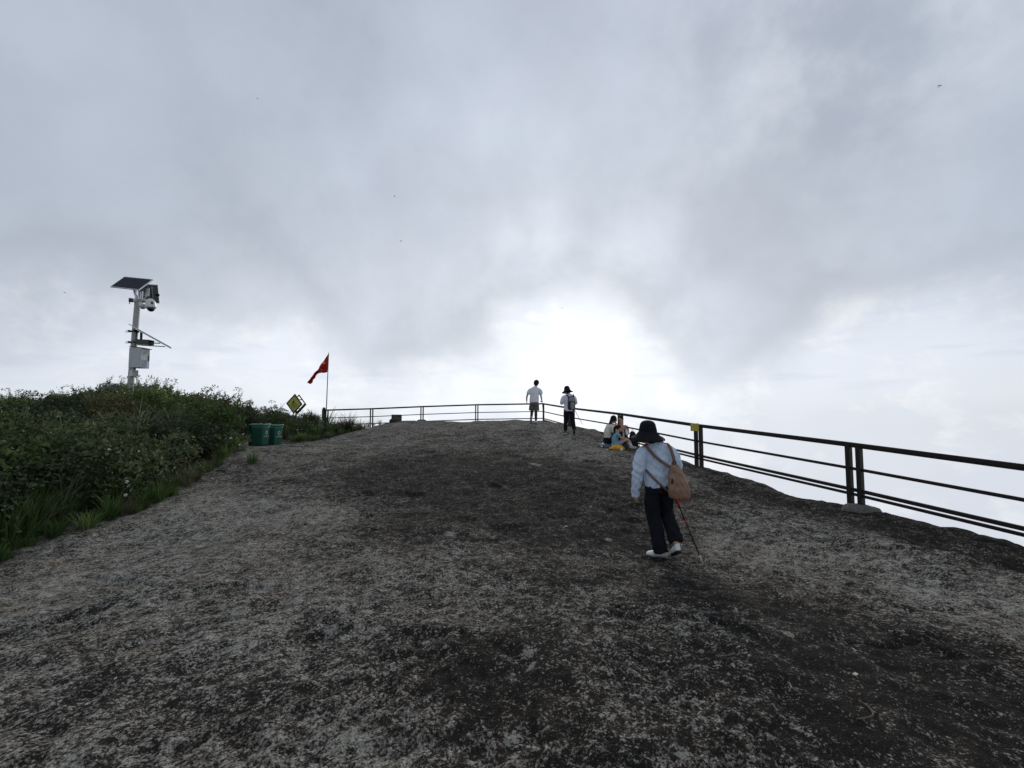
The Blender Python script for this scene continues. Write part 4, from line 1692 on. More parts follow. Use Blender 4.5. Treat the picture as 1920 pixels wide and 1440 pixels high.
def head_parts(g, c, M, s=1.0):
    """skull, jaw, brow, nose, ears, lips bump; M turns the head (local +y is where the face looks)"""
    def L(x, y, z):
        return V(c) + M @ V((x * s, y * s, z * s))
    g.ball(L(0, -.012, .028), (.076 * s, .094 * s, .088 * s), M, 18, 12)
    g.ball(L(0, .022, -.035), (.062 * s, .070 * s, .078 * s), M, 16, 10)
    g.ball(L(0, .052, -.088), (.026 * s, .024 * s, .020 * s), M)
    g.tube([L(0, .084, .022), L(0, .104, -.012), L(0, .088, -.024)], [.010 * s, .014 * s, .010 * s], 8, M @ V((1, 0, 0)))
    g.ball(L(0, .078, -.052), (.022 * s, .012 * s, .010 * s), M, 10, 6)
    for k in (-1, 1):
        g.ball(L(k * .078, -.008, -.004), (.010 * s, .020 * s, .032 * s), M, 8, 6)
        g.ball(L(k * .034, .070, .034), (.022 * s, .014 * s, .010 * s), M, 8, 6)
        g.ball(L(k * .040, .058, -.022), (.022 * s, .022 * s, .022 * s), M, 8, 6)


def face_bits(c, M, s, body):
    def L(x, y, z):
        return V(c) + M @ V((x * s, y * s, z * s))
    for k in (-1, 1):
        Geo().ball(L(k * .032, .081, .010), (.012 * s, .006 * s, .006 * s), M, 8, 6).build('eye', M_eyew, body, True)
        Geo().tube([L(k * .016, .088, .033), L(k * .034, .087, .037), L(k * .050, .074, .032)], [.004 * s] * 3, 6).build('eyebrow', M_hair, body, True)
    Geo().ball(L(0, .090, -.052), (.020 * s, .006 * s, .006 * s), M, 8, 6).build('mouth', M_lip, body, True)


def limb(g, pts, rad, n=12, side=(1, 0, 0)):
    g.tube(pts, rad, n, side, 4)


def shoe(parent, heel, toe, up, mat, msole, s=1.0, name='shoe'):
    heel, toe, up = V(heel), V(toe), V(up).normalized()
    d = (toe - heel).normalized()
    L = (toe - heel).length
    sd_ = d.cross(up).normalized()
    u = sd_.cross(d).normalized()
    g = Geo()
    g.tube([heel + u * .045 * s, heel + d * L * .12 + u * .050 * s, heel + d * L * .35 + u * .050 * s, heel + d * L * .62 + u * .040 * s, heel + d * L * .86 + u * .032 * s, toe + u * .028 * s],
           [(.022 * s, .028 * s), (.036 * s, .045 * s), (.038 * s, .046 * s), (.046 * s, .036 * s), (.042 * s, .028 * s), (.016 * s, .014 * s)], 14, sd_, 3)
    g.tube([heel + d * L * .14 + u * .05 * s, heel + d * L * .14 + u * .105 * s], [(.034 * s, .042 * s), (.033 * s, .040 * s)], 12, sd_)
    o = g.blend(name, mat, .008, parent, 3)
    g = Geo()
    g.tube([heel - d * .004 + u * .010 * s, heel + d * L * .12 + u * .011 * s, heel + d * L * .4 + u * .012 * s, heel + d * L * .7 + u * .011 * s, toe + d * .004 + u * .016 * s],
           [(.018 * s, .010 * s), (.040 * s, .014 * s), (.040 * s, .014 * s), (.050 * s, .014 * s), (.014 * s, .009 * s)], 14, sd_, 3)
    g.blend('sole', msole, .007, o, 2)
    g = Geo()
    for k in range(4):
        c = heel + d * L * (.40 + .085 * k) + u * (.088 - .011 * k) * s
        g.tube([c - sd_ * .024 * s, c + u * .004, c + sd_ * .024 * s], [.0035] * 3, 6)
    g.build('laces', msole, o, True)
    return o


def hat_bucket(parent, c, M, mat, s=1.0, brim=.088, droop=.075):
    g = Geo()
    n = 36
    prof = [(.004, .126), (.040, .123), (.070, .110), (.088, .084), (.100, .030), (.108, -.012), (.125, -.030), (.108 + brim * .50, -.030 - droop * .62), (.108 + brim, -.030 - droop),
            (.108 + brim - .002, -.036 - droop), (.108 + brim * .5, -.036 - droop * .55), (.115, -.030), (.102, -.012), (.090, .03), (.05, .1), (.004, .11)]
    vs, fs = [], []
    for i, (r, z) in enumerate(prof):
        for k in range(n):
            th = 2 * math.pi * k / n
            w_ = max(0, (r - .11) / brim) if r > .11 else 0
            zz = z + w_ * .008 * (math.sin(3 * th + 1.0) + .6 * math.sin(5 * th))
            rr = r * (1 + .015 * math.sin(4 * th + i))
            vs.append(V(c) + M @ V((rr * .95 * math.cos(th) * s, rr * 1.06 * math.sin(th) * s, zz * s)))
    for i in range(len(prof) - 1):
        for k in range(n):
            k2 = (k + 1) % n
            fs.append((i * n + k, i * n + k2, (i + 1) * n + k2, (i + 1) * n + k))
    fs.append(tuple(range(n)))
    g.addm(vs, fs)
    h = g.build('hat', mat, parent, True)
    band = Geo()
    band.tube([V(c) + M @ V((.101 * .95 * math.cos(a) * s, .101 * 1.06 * math.sin(a) * s, .018 * s)) for a in np.linspace(0, 2 * math.pi, 30)], [(.0035, .006)] * 30, 6, (0, 0, 1))
    band.build('hat_band', mat, h, True)
    return h


def rot3(yaw=0, pitch=0, roll=0):
    """yaw turns left (+), pitch looks down (-), roll tilts"""
    return rz(R(yaw)) @ rx(R(pitch)) @ ry(R(roll))


def trekking_pole(label, a, b, grip_mat, shaft, tip, grip_len=.16, tip_len=.12):
    """pole from its grip a to its tip b (world)"""
    a, b = V(a), V(b)
    o = thing('trekking_pole', label, 'pole', b)
    d = (a - b)
    L = d.length
    d.normalize()
    z = V((0, 0, 0))
    Geo().tube([d * (L - grip_len), d * (L - .05), d * L], [.016, .017, .019], 10).build('grip', grip_mat, o, True)
    Geo().tube([d * tip_len, d * (L - grip_len)], [.007, .0095], 9).build('shaft', shaft, o, True)
    Geo().tube([z, d * tip_len], [.0045, .007], 9).build('tip', tip, o, True)
    Geo().tube([d * (L * .55), d * (L * .55 + .035)], [.0125, .0125], 9).build('lock', grip_mat, o, True)
    Geo().tube([d * L, d * (L - .03) + V((.03, 0, -.07)), d * (L - .05) + V((.02, 0, -.14)), d * (L - .06)], [.003] * 4, 6).build('wrist_loop', shaft, o, True)
    return o


VX = .0072
M_blackcloth = cloth('black_cloth', (.010, .010, .013), .2)
M_white_shoe = simple('white_shoe', (.68, .68, .66), .6, 0, .07, 20)
M_grey_sole = simple('grey_sole', (.20, .20, .20), .8, 0, .15, 30)
M_dark_shoe = simple('dark_shoe', (.022, .021, .022), .7, 0, .2, 20)
M_pole_black = simple('pole_black', (.010, .010, .011), .35, .3, .1)
M_red = simple('red_grip', (.40, .028, .022), .5, 0, .1)
M_tip = simple('pale_tip', (.55, .52, .30), .5, .2, .1)


def walker():
    """woman in the foreground: hat, pale blue shirt, wide black trousers"""
    g0 = G(1243, 1043)
    y = 5.42
    x = P(1237, 1043, y).x
    root = thing('person', 'person in black bucket hat and pale blue shirt walking away up the rock', 'person', (x, y, H(x, y) - .005))
    b = Geo()
    hc, HM = V((-.100, .055, 1.465)), rot3(14, -8, -4)
    head_parts(b, hc, HM)
    limb(b, [(0, .0, .86), (0, .01, 1.0), (-.005, .02, 1.16), (-.015, .02, 1.29), (-.045, .035, 1.36), (-.085, .055, 1.43)], [(.15, .10), (.115, .085), (.145, .095), (.13, .075), (.055, .052), (.05, .05)])
    limb(b, [(-.15, .02, 1.29), (-.235, -.01, 1.02), (-.262, .05, .76)], [.045, .036, .026])
    limb(b, [(.14, .02, 1.28), (.22, .0, 1.05), (.215, .20, .96)], [.045, .036, .026])
    limb(b, [(-.075, .0, .87), (-.055, .06, .48), (.035, .0, .07)], [.075, .05, .035])
    limb(b, [(.09, .0, .87), (.125, .10, .50), (.165, -.10, .19)], [.075, .05, .035])
    hand_parts(b, (-.262, .05, .765), (.0, .12, -1), (.9, .3, 0), 1.0, .75, -1)
    hand_parts(b, (.215, .20, .96), (-.02, 1, -.25), (-.8, 0, -.4), 1.0, 1.25, 1)
    body = b.blend('body', M_skin, .0072, root, 3)
    face_bits(hc, HM, 1.0, body)
    hr = Geo()
    hr.ball(hc + HM @ V((0, -.025, .03)), (.086, .094, .094), HM, 16, 10)
    hr.tube([hc + HM @ V((0, -.07, .0)), hc + HM @ V((0, -.085, -.07)), hc + HM @ V((0, -.08, -.115))], [(.07, .03), (.066, .03), (.05, .02)], 12, HM @ V((1, 0, 0)))
    hr.blend('hair', M_hair, .012, root, 3)
    hat_bucket(root, hc + HM @ V((0, -.015, .045)), HM @ rx(R(15)), M_blackcloth, 1.04, .092, .060)
    # shirt: loose body, dropped shoulders, long wide sleeves
    ms = cloth('pale_blue_shirt', (.45, .53, .64), .07)
    t = Geo()
    limb(t, [(.01, .0, .835), (.005, .005, .90), (.0, .01, 1.02), (-.005, .015, 1.15), (-.01, .02, 1.25), (-.025, .028, 1.325), (-.062, .042, 1.392)],
         [(.150, .115), (.158, .122), (.158, .126), (.172, .126), (.176, .110), (.122, .085), (.070, .066)], 22)
    limb(t, [(-.10, .02, 1.275), (-.185, .01, 1.22), (-.240, -.015, 1.06), (-.258, .0, .92), (-.262, .04, .79), (-.262, .052, .735)], [.080, .076, .066, .056, .047, .043], 14)
    limb(t, [(.08, .02, 1.27), (.165, .015, 1.22), (.215, .005, 1.08), (.222, .07, 1.01), (.218, .19, .965)], [.085, .085, .075, .062, .045], 14)
    t.blend('shirt', ms, .0075, root, 2, .0155, 13, (1, 1, .55), 3)
    cu = Geo()
    limb(cu, [(-.262, .051, .750), (-.262, .054, .715)], [.049, .047], 16)
    cu.build('cuff', ms, root, True)
    mt = cloth('black_trousers', (.0085, .0095, .014), .25)
    t = Geo()
    limb(t, [(.01, .0, .93), (.01, .0, .86), (.01, .0, .78)], [(.135, .10), (.160, .118), (.165, .118)], 20)
    limb(t, [(-.065, .0, .85), (-.068, .04, .66), (-.045, .065, .48), (-.015, .04, .27), (.022, .008, .065)], [(.092, .105), (.088, .098), (.080, .088), (.080, .086), (.086, .094)], 16)
    limb(t, [(.088, .0, .85), (.108, .05, .68), (.125, .095, .52), (.150, .0, .36), (.172, -.08, .215)], [(.088, .102), (.082, .094), (.076, .084), (.076, .08), (.082, .08)], 16)
    t.blend('trousers', mt, .009, root, 3, .012, 8, (1.3, 1.3, .35), 9)
    # shoes: left planted with the toe out to the left, right heel lifted
    shoe(root, (.105, .005, .0), (-.135, .085, .0), (0, 0, 1), M_white_shoe, M_grey_sole, 1.0)
    shoe(root, (.175, -.165, .120), (.165, .045, .0), (0, .5, 1), M_white_shoe, M_dark_shoe, 1.0)
    # brown bag worn on the back, hanging to the right
    L0 = root.location.copy()
    bag = thing('backpack', 'brown leather backpack slung low on the walking person in blue', 'backpack', L0 + V((.17, -.20, .69)))
    ml = simple('brown_leather', (.195, .106, .066), .5, 0, .18, 14, .3, 110, .4, (.110, .056, .035), .5, .75)
    mld = simple('dark_brown_strap', (.115, .065, .046), .55, 0, .15, 20, .2, 120, .4)
    o = V((.17, -.20, .69))
    g = Geo()
    prof = [((.175, -.200, .695), .105, .062), ((.176, -.205, .72), .128, .078), ((.172, -.208, .80), .128, .084), ((.160, -.205, .90), .112, .078), ((.146, -.195, .99), .092, .064), ((.135, -.185, 1.07), .068, .046), ((.130, -.178, 1.11), .048, .030)]
    g.tube([V(p) - o for p, _, _ in prof], [(a, c) for _, a, c in prof], 24, (1, 0, 0), 4)
    bd = g.blend('bag_body', ml, .0080, bag, 2, .0085, 10, (1, 1, .5), 4)
    def bp_(x, z):
        """point on the back of the bag"""
        f = (z - .69) / .42
        return V((x, -.200 - .083 * (1 - .55 * f * f) * math.sqrt(max(.05, 1 - ((x - .17 + .04 * f) / (.14 - .07 * f)) ** 2)), z)) - o
    Geo().tube([bp_(.115, .99), bp_(.135, .93), bp_(.155, .86), bp_(.185, .76), bp_(.205, .71)], [(.004, .004)] * 5, 7, (1, 0, 0), 3).build('seam', mld, bag, True)
    Geo().tube([bp_(.10, 1.04), bp_(.155, 1.01), bp_(.19, .96), bp_(.225, .885), bp_(.25, .875)], [(.007, .004)] * 5, 7, (1, 0, 0), 3).build('flap_edge', mld, bag, True)
    Geo().tube([bp_(.10, .72), bp_(.095, .80), bp_(.09, .87)], [(.004, .004)] * 3, 7, (1, 0, 0), 3).build('seam', mld, bag, True)
    pk = Geo()
    pk.tube([V((.075, -.215, .73)) - o, V((.072, -.222, .80)) - o, V((.078, -.215, .87)) - o], [(.035, .045), (.040, .050), (.036, .042)], 12, (1, 0, 0), 3)
    pk.blend('side_pocket', ml, .008, bag, 2)
    pk = Geo()
    pk.tube([V((.282, -.200, .74)) - o, V((.275, -.205, .80)) - o, V((.262, -.20, .86)) - o], [(.026, .04), (.030, .045), (.026, .038)], 12, (1, 0, 0), 3)
    pk.blend('side_pocket', ml, .008, bag, 2)
    mz = simple('opening_shade_and_handle', (.02, .014, .012), .8)
    Geo().box(V((.080, -.255, .915)) - o, (.034, .01, .06), ry(R(18)), .003).build('pocket_shade_block', mz, bag)  # solid dark block stands in for the shade inside the pocket
    mm = simple('pale_buckle', (.45, .43, .40), .35, .8, .05)
    Geo().tube([V((.112 + .014 * math.cos(a), -.262, .95 + .022 * math.sin(a))) - o for a in np.linspace(0, 2 * math.pi, 12)], [.003] * 12, 6).build('buckle', mm, bag, True)
    Geo().tube([V((.105, -.18, 1.105)) - o, V((.105, -.19, 1.15)) - o, V((.130, -.19, 1.170)) - o, V((.150, -.19, 1.15)) - o, V((.152, -.18, 1.105)) - o], [.006] * 5, 8, (0, 1, 0), 4).build('carry_handle', mz, bag, True)
    Geo().ribbon([V((-.155, .06, 1.335)) - o, V((-.165, -.03, 1.355)) - o, V((-.150, -.098, 1.315)) - o, V((-.075, -.140, 1.22)) - o, V((.03, -.168, 1.135)) - o, V((.095, -.180, 1.09)) - o], .036, .006, (-.1, -1, .35), 5).build('shoulder_strap', mld, bag, True)
    Geo().ribbon([V((.085, .10, 1.30)) - o, V((.095, .0, 1.365)) - o, V((.118, -.085, 1.33)) - o, V((.138, -.135, 1.22)) - o, V((.148, -.165, 1.10)) - o], .036, .006, (.1, -1, .4), 5).build('shoulder_strap', mld, bag, True)
    Geo().ribbon([V((-.155, -.02, 1.06)) - o, V((-.125, -.118, .99)) - o, V((-.055, -.150, .92)) - o, V((.045, -.175, .83)) - o, V((.07, -.19, .80)) - o], .026, .005, (-.2, -1, .1), 5).build('lower_strap', mld, bag, True)
    for ch in bag.children:
        if 'strap' not in ch.name:
            ch.location.z = .050
            ch.scale = (.94, .95, .91)
    # pole in the right hand, trailing to the right behind
    tipx = P(1319, 1035, 5.15)
    tip = V((tipx.x, 5.15, H(tipx.x, 5.15)))
    topp = L0 + V((.20, .20, 1.02))
    redp = P(1269, 938, 5.38)
    dirv = (redp - tip).normalized()
    trekking_pole('black trekking pole with red grip carried by the person in blue shirt', tip + dirv * ((redp - tip).length + .13), tip, M_red, M_pole_black, M_tip, .20, .115)


def shopper_man():
    """man in white tee shirt and wide shorts by the far corner of the railing"""
    p = P(1004, 795, 18.5)
    root = thing('person', 'person in white t-shirt and dark wide shorts by the far railing corner', 'person', (p.x, 18.5, H(p.x, 18.5)), 0)
    b = Geo()
    hc, HM = V((.045, .06, 1.655)), rot3(-14, -26, 8)
    head_parts(b, hc, HM, 1.12)
    limb(b, [(-.04, 0, .92), (-.04, .01, 1.08), (-.03, .02, 1.28), (-.01, .02, 1.42), (.01, .035, 1.50), (.03, .05, 1.60)], [(.15, .10), (.125, .09), (.165, .105), (.15, .08), (.06, .058), (.055, .055)])
    limb(b, [(-.20, .02, 1.40), (-.345, .0, 1.14), (-.36, .06, .92)], [.05, .040, .028])
    limb(b, [(.17, .02, 1.38), (.235, .03, 1.15), (.27, .15, .97)], [.05, .040, .028])
    limb(b, [(-.12, 0, .90), (-.14, .09, .50), (-.19, -.13, .19)], [.08, .052, .036])
    limb(b, [(.03, 0, .90), (.02, .05, .48), (.02, .0, .08)], [.08, .052, .036])
    hand_parts(b, (-.36, .06, .925), (.02, .1, -1), (.9, .2, 0), 1.08, .6, -1)
    hand_parts(b, (.27, .15, .975), (.05, .7, -.6), (-.8, .2, -.2), 1.08, 1.3, 1)
    body = b.blend('body', M_skin, VX, root, 3)
    face_bits(hc, HM, 1.12, body)
    hr = Geo()
    hr.ball(hc + HM @ V((0, -.025, .035)), (.112, .118, .118), HM, 16, 10)
    hr.ball(hc + HM @ V((0, -.05, -.03)), (.100, .075, .090), HM)
    hr.blend('hair', M_hair, .012, root, 3, .006, 30, (1, 1, 1), 5)
    ms = cloth('white_tee', (.62, .62, .66), .05)
    t = Geo()
    limb(t, [(-.05, 0, .86), (-.05, .0, .96), (-.04, .01, 1.12), (-.03, .02, 1.30), (-.01, .022, 1.41), (.005, .03, 1.475), (.015, .04, 1.52)], [(.20, .13), (.195, .13), (.185, .13), (.20, .13), (.19, .105), (.125, .085), (.07, .068)], 20)
    limb(t, [(-.12, .02, 1.40), (-.22, .015, 1.35), (-.30, .01, 1.215)], [.088, .088, .085], 14)
    limb(t, [(.10, .02, 1.39), (.20, .02, 1.33), (.235, .025, 1.195)], [.088, .088, .085], 14)
    t.blend('t_shirt', ms, .011, root, 4, .006, 8, (1, 1, .55), 13)
    mt = cloth('grey_shorts', (.105, .095, .085), .2)
    t = Geo()
    limb(t, [(-.045, 0, .96), (-.045, 0, .82), (-.05, .0, .76)], [(.165, .115), (.185, .13), (.195, .135)], 20)
    limb(t, [(-.13, .0, .82), (-.145, .05, .66), (-.155, .08, .53)], [(.105, .115), (.118, .118), (.122, .122)], 16)
    limb(t, [(.04, .0, .82), (.045, .03, .66), (.045, .045, .52)], [(.105, .115), (.115, .115), (.120, .12)], 16)
    t.blend('shorts', mt, .011, root, 3, .008, 8, (1.3, 1.3, .4), 14)
    ml = cloth('dark_lower_legs', (.030, .029, .030), .2)  # dark tone of the tubes over both lower legs
    t = Geo()
    limb(t, [(-.14, .085, .56), (-.155, .03, .38), (-.19, -.125, .17)], [.062, .062, .044])
    limb(t, [(.022, .05, .56), (.02, .03, .34), (.02, .0, .08)], [.062, .062, .046])
    t.blend('lower_legs', ml, .010, root, 3)
    shoe(root, (-.195, -.20, .175), (-.185, -.08, -.01), (0, .6, .6), M_dark_shoe, M_grey_sole, 1.08)
    shoe(root, (.02, -.07, .0), (.05, .19, .0), (0, 0, 1), M_white_shoe, M_grey_sole, 1.08)
    L0 = root.location
    tip = V((L0.x + .36, L0.y + .12, 0))
    tip.z = H(tip.x, tip.y)
    trekking_pole('dark upright trekking pole held by the person in white t-shirt', L0 + V((.285, .20, 1.0)), tip, M_dark_shoe, M_pole_black, M_pole_black, .13, .1)


def hat_woman():
    p = P(1067, 810, 15.35)
    root = thing('person', 'person in black sun hat, white top and small backpack facing the view', 'person', (p.x, 15.35, H(p.x, 15.35)), 0)
    b = Geo()
    hc, HM = V((-.055, .05, 1.46)), rot3(22, -12, 3)
    head_parts(b, hc, HM)
    limb(b, [(.01, 0, .86), (.01, .01, 1.0), (.0, .015, 1.16), (0, .02, 1.28), (-.02, .03, 1.345), (-.045, .04, 1.42)], [(.15, .10), (.12, .085), (.15, .095), (.135, .075), (.056, .052), (.05, .05)])
    limb(b, [(-.17, .01, 1.27), (-.235, .0, 1.05), (-.10, .22, 1.08)], [.045, .036, .026])
    limb(b, [(.17, .01, 1.27), (.225, .0, 1.05), (.09, .22, 1.06)], [.045, .036, .026])
    limb(b, [(-.08, 0, .86), (-.105, .03, .47), (-.125, .0, .08)], [.078, .05, .036])
    limb(b, [(.10, 0, .86), (.135, .0, .47), (.155, -.16, .11)], [.078, .05, .036])
    hand_parts(b, (-.10, .22, 1.08), (.8, .5, .2), (0, .2, 1), 1, .8, -1)
    hand_parts(b, (.09, .22, 1.06), (-.8, .5, .2), (0, .2, 1), 1, .8, 1)
    body = b.blend('body', M_skin, VX, root, 3)
    face_bits(hc, HM, 1.0, body)
    hr = Geo()
    hr.ball(hc + HM @ V((0, -.025, .03)), (.084, .094, .094), HM, 16, 10)
    hr.ball(hc + HM @ V((0, -.075, -.05)), (.06, .035, .055), HM)
    hr.blend('hair', M_hair, .012, root, 3)
    hat_bucket(root, hc + HM @ V((0, -.01, .06)), HM @ ry(R(-4)), M_blackcloth, 1.03, .088, .060)
    ms = cloth('white_top', (.60, .61, .66), .05)
    t = Geo()
    limb(t, [(.01, 0, .77), (.01, 0, .90), (.005, .01, 1.05), (0, .015, 1.18), (0, .02, 1.26), (-.015, .027, 1.32), (-.03, .035, 1.37)], [(.195, .125), (.180, .122), (.170, .12), (.185, .122), (.178, .10), (.12, .08), (.066, .064)], 20)
    limb(t, [(-.10, .015, 1.26), (-.18, .01, 1.22), (-.235, .0, 1.085), (-.225, .03, 1.035)], [.082, .082, .074, .070], 14)
    limb(t, [(.10, .015, 1.26), (.18, .01, 1.22), (.225, .0, 1.085), (.215, .03, 1.035)], [.082, .082, .074, .070], 14)
    t.blend('top', ms, .011, root, 4, .006, 8, (1, 1, .55), 23)
    mt = cloth('black_trousers_b', (.009, .009, .013), .2)
    t = Geo()
    limb(t, [(.01, 0, .90), (.01, 0, .80), (.01, 0, .74)], [(.15, .11), (.175, .12), (.18, .12)], 18)
    limb(t, [(-.08, 0, .82), (-.095, .02, .62), (-.105, .03, .45), (-.125, .0, .10)], [(.10, .105), (.088, .092), (.074, .078), (.062, .066)], 14)
    limb(t, [(.105, 0, .82), (.12, .01, .62), (.135, .0, .45), (.155, -.15, .13)], [(.10, .105), (.088, .092), (.074, .078), (.062, .066)], 14)
    t.blend('trousers', mt, .010, root, 3, .006, 8, (1.3, 1.3, .4), 24)
    shoe(root, (-.125, -.07, .0), (-.16, .16, .0), (0, 0, 1), M_dark_shoe, M_white_shoe, 1.0)
    shoe(root, (.155, -.24, .075), (.165, -.03, -.005), (0, .3, 1), M_dark_shoe, M_dark_shoe, 1.0)
    L0 = root.location.copy()
    o = V((.07, -.17, .82))
    bag = thing('backpack', 'small grey and black backpack on the person in the black sun hat', 'backpack', L0 + o)
    mg = cloth('grey_nylon', (.20, .21, .21), .12, .7)
    mk = cloth('black_nylon', (.018, .019, .026), .2, .7)
    g = Geo()
    prof = [((.07, -.165, .825), .095, .05), ((.07, -.172, .87), .128, .078), ((.07, -.175, 1.0), .130, .082), ((.07, -.170, 1.15), .120, .074), ((.07, -.16, 1.25), .102, .058), ((.07, -.155, 1.275), .07, .035)]
    g.tube([V(p) - o for p, _, _ in prof], [(a, c) for _, a, c in prof], 20, (1, 0, 0), 3)
    g.blend('bag_body', mk, .010, bag, 3)
    g = Geo()
    g.tube([V((.085, -.215, .845)) - o, V((.085, -.225, .92)) - o, V((.085, -.222, 1.03)) - o, V((.085, -.21, 1.075)) - o], [(.07, .04), (.078, .048), (.078, .045), (.068, .035)], 16, (1, 0, 0), 3)
    g.blend('front_pocket', mg, .010, bag, 2)
    g = Geo()
    g.tube([V((.07, -.205, 1.10)) - o, V((.07, -.205, 1.18)) - o, V((.07, -.19, 1.245)) - o], [(.105, .05), (.10, .05), (.082, .04)], 16, (1, 0, 0), 3)
    g.blend('lid', mg, .010, bag, 2)
    for s, xx in ((-1, -.045), (1, .155)):
        Geo().ribbon([V((xx * .9, .08, 1.29)) - o, V((xx, .0, 1.35)) - o, V((xx * 1.02, -.09, 1.30)) - o, V((xx + .02 * -s, -.14, 1.2)) - o], .035, .008, (0, -1, .4), 4).build('shoulder_strap', mk, bag, True)
    Geo().tube([V((.05, -.16, 1.26)) - o, V((.055, -.17, 1.30)) - o, V((.085, -.17, 1.30)) - o, V((.09, -.16, 1.26)) - o], [.006] * 4, 7).build('carry_handle', mk, bag, True)
    a_ = L0 + V((.11, .28, 1.06))
    b_ = P(1092.5, 796.5, 15.85)
    trekking_pole('black trekking pole slanting beside the person in the black sun hat', a_, b_, M_dark_shoe, M_pole_black, M_pole_black, .13, .1)


def seated(label, px, py, Y, rot, s, hair_kind, top, bottom, J):
    """sitting figure; local +y is forward, the seat is on the ground"""
    p = P(px, py, Y)
    z = H(p.x, Y) + J.get('lift', 0.0)
    root = thing('person', label, 'person', (p.x, Y, z), rot)
    b = Geo()
    hc, HM = V(J['head']), rot3(*J['look'])
    head_parts(b, hc, HM, s)
    ch, nk = V(J['chest']), V(J['neck'])
    pel = V((0, 0, .09 * s))
    mid = (pel + ch) / 2 + V((0, -.03, 0)) * s
    limb(b, [pel, mid, ch, nk, (nk + hc) / 2], [(.14 * s, .10 * s), (.115 * s, .085 * s), (.14 * s, .09 * s), (.06 * s, .055 * s), (.048 * s, .048 * s)])
    for k in ('L', 'R'):
        limb(b, [J['sh' + k], J['el' + k], J['wr' + k]], [.042 * s, .034 * s, .024 * s])
        limb(b, [V(J['hip' + k]), V(J['kn' + k]), V(J['an' + k])], [.075 * s, .05 * s, .034 * s])
        hd = V(J.get('hd' + k, (0, .3, 1)))
        hand_parts(b, J['wr' + k], hd, J.get('pn' + k, (0, -1, 0)), s, .9, 1 if k == 'R' else -1)
    body = b.blend('body', M_skin, VX * (.85 if s < .9 else 1), root, 3)
    face_bits(hc, HM, s, body)
    hr = Geo()
    hr.ball(hc + HM @ V((0, -.028 * s, .036 * s)), (.088 * s, .098 * s, .096 * s), HM, 16, 10)
    if hair_kind == 'long':
        limb(hr, [hc + HM @ V((0, -.08, .0)) * s, hc + V((0, -.13, -.12)) * s, hc + V((0, -.20, -.27)) * s, hc + V((0, -.22, -.36)) * s], [(.075 * s, .04 * s), (.075 * s, .035 * s), (.06 * s, .03 * s), (.03 * s, .015 * s)])
        for k in (-1, 1):
            limb(hr, [hc + HM @ V((k * .075, .0, .03)) * s, hc + HM @ V((k * .083, .0, -.06)) * s], [(.02 * s, .04 * s), (.016 * s, .03 * s)], 10, (1, 0, 0))
    elif hair_kind == 'tail':
        limb(hr, [hc + HM @ V((0, -.09, .035)) * s, hc + HM @ V((0, -.155, .0)) * s, hc + V((0, -.17, -.12)) * s, hc + V((0, -.16, -.24)) * s], [.03 * s, .046 * s, .042 * s, .014 * s])
    else:
        hr.ball(hc + HM @ V((0, -.06, -.03)) * s, (.075 * s, .06 * s, .08 * s), HM)
    hr.blend('hair', M_hair, .010, root, 3, .004, 30, (1, 1, 1), 5)
    t = Geo()
    lowz = J.get('hem', .10) * s
    limb(t, [V((0, .0, lowz)), mid + V((0, 0, -.05 * s)), mid + V((0, 0, .08 * s)), ch, (ch + nk) / 2 + V((0, 0, .01)), nk], [(.165 * s, .125 * s), (.155 * s, .12 * s), (.16 * s, .12 * s), (.175 * s, .118 * s), (.12 * s, .088 * s), (.064 * s, .062 * s)], 18)
    for k in ('L', 'R'):
        sh, el = V(J['sh' + k]), V(J['el' + k])
        f = J.get('sleeve', .6)
        limb(t, [sh + (ch - sh) * .5, sh, sh + (el - sh) * f], [.075 * s, .072 * s, .066 * s], 12)
    t.blend(J.get('topname', 'top'), top, .010, root, 4, .005, 9, (1, 1, .6), 33)
    if bottom is not None:
        t = Geo()
        limb(t, [V((0, -.02, .03)), V((0, 0, .16)) * s, V((0, -.01, .22)) * s], [(.165 * s, .14 * s), (.165 * s, .14 * s), (.14 * s, .115 * s)], 16)
        f = J.get('leg', 1.0)
        for k in ('L', 'R'):
            h_, kn, an = V(J['hip' + k]), V(J['kn' + k]), V(J['an' + k])
            if f >= 1:
                limb(t, [h_, kn, kn + (an - kn) * .9], [.095 * s, .072 * s, .058 * s])
            else:
                limb(t, [h_, h_ + (kn - h_) * f], [.105 * s, .09 * s])
        t.blend(J.get('botname', 'trousers'), bottom, .010, root, 3, .005, 9, (1, 1, 1), 34)
    return root, body


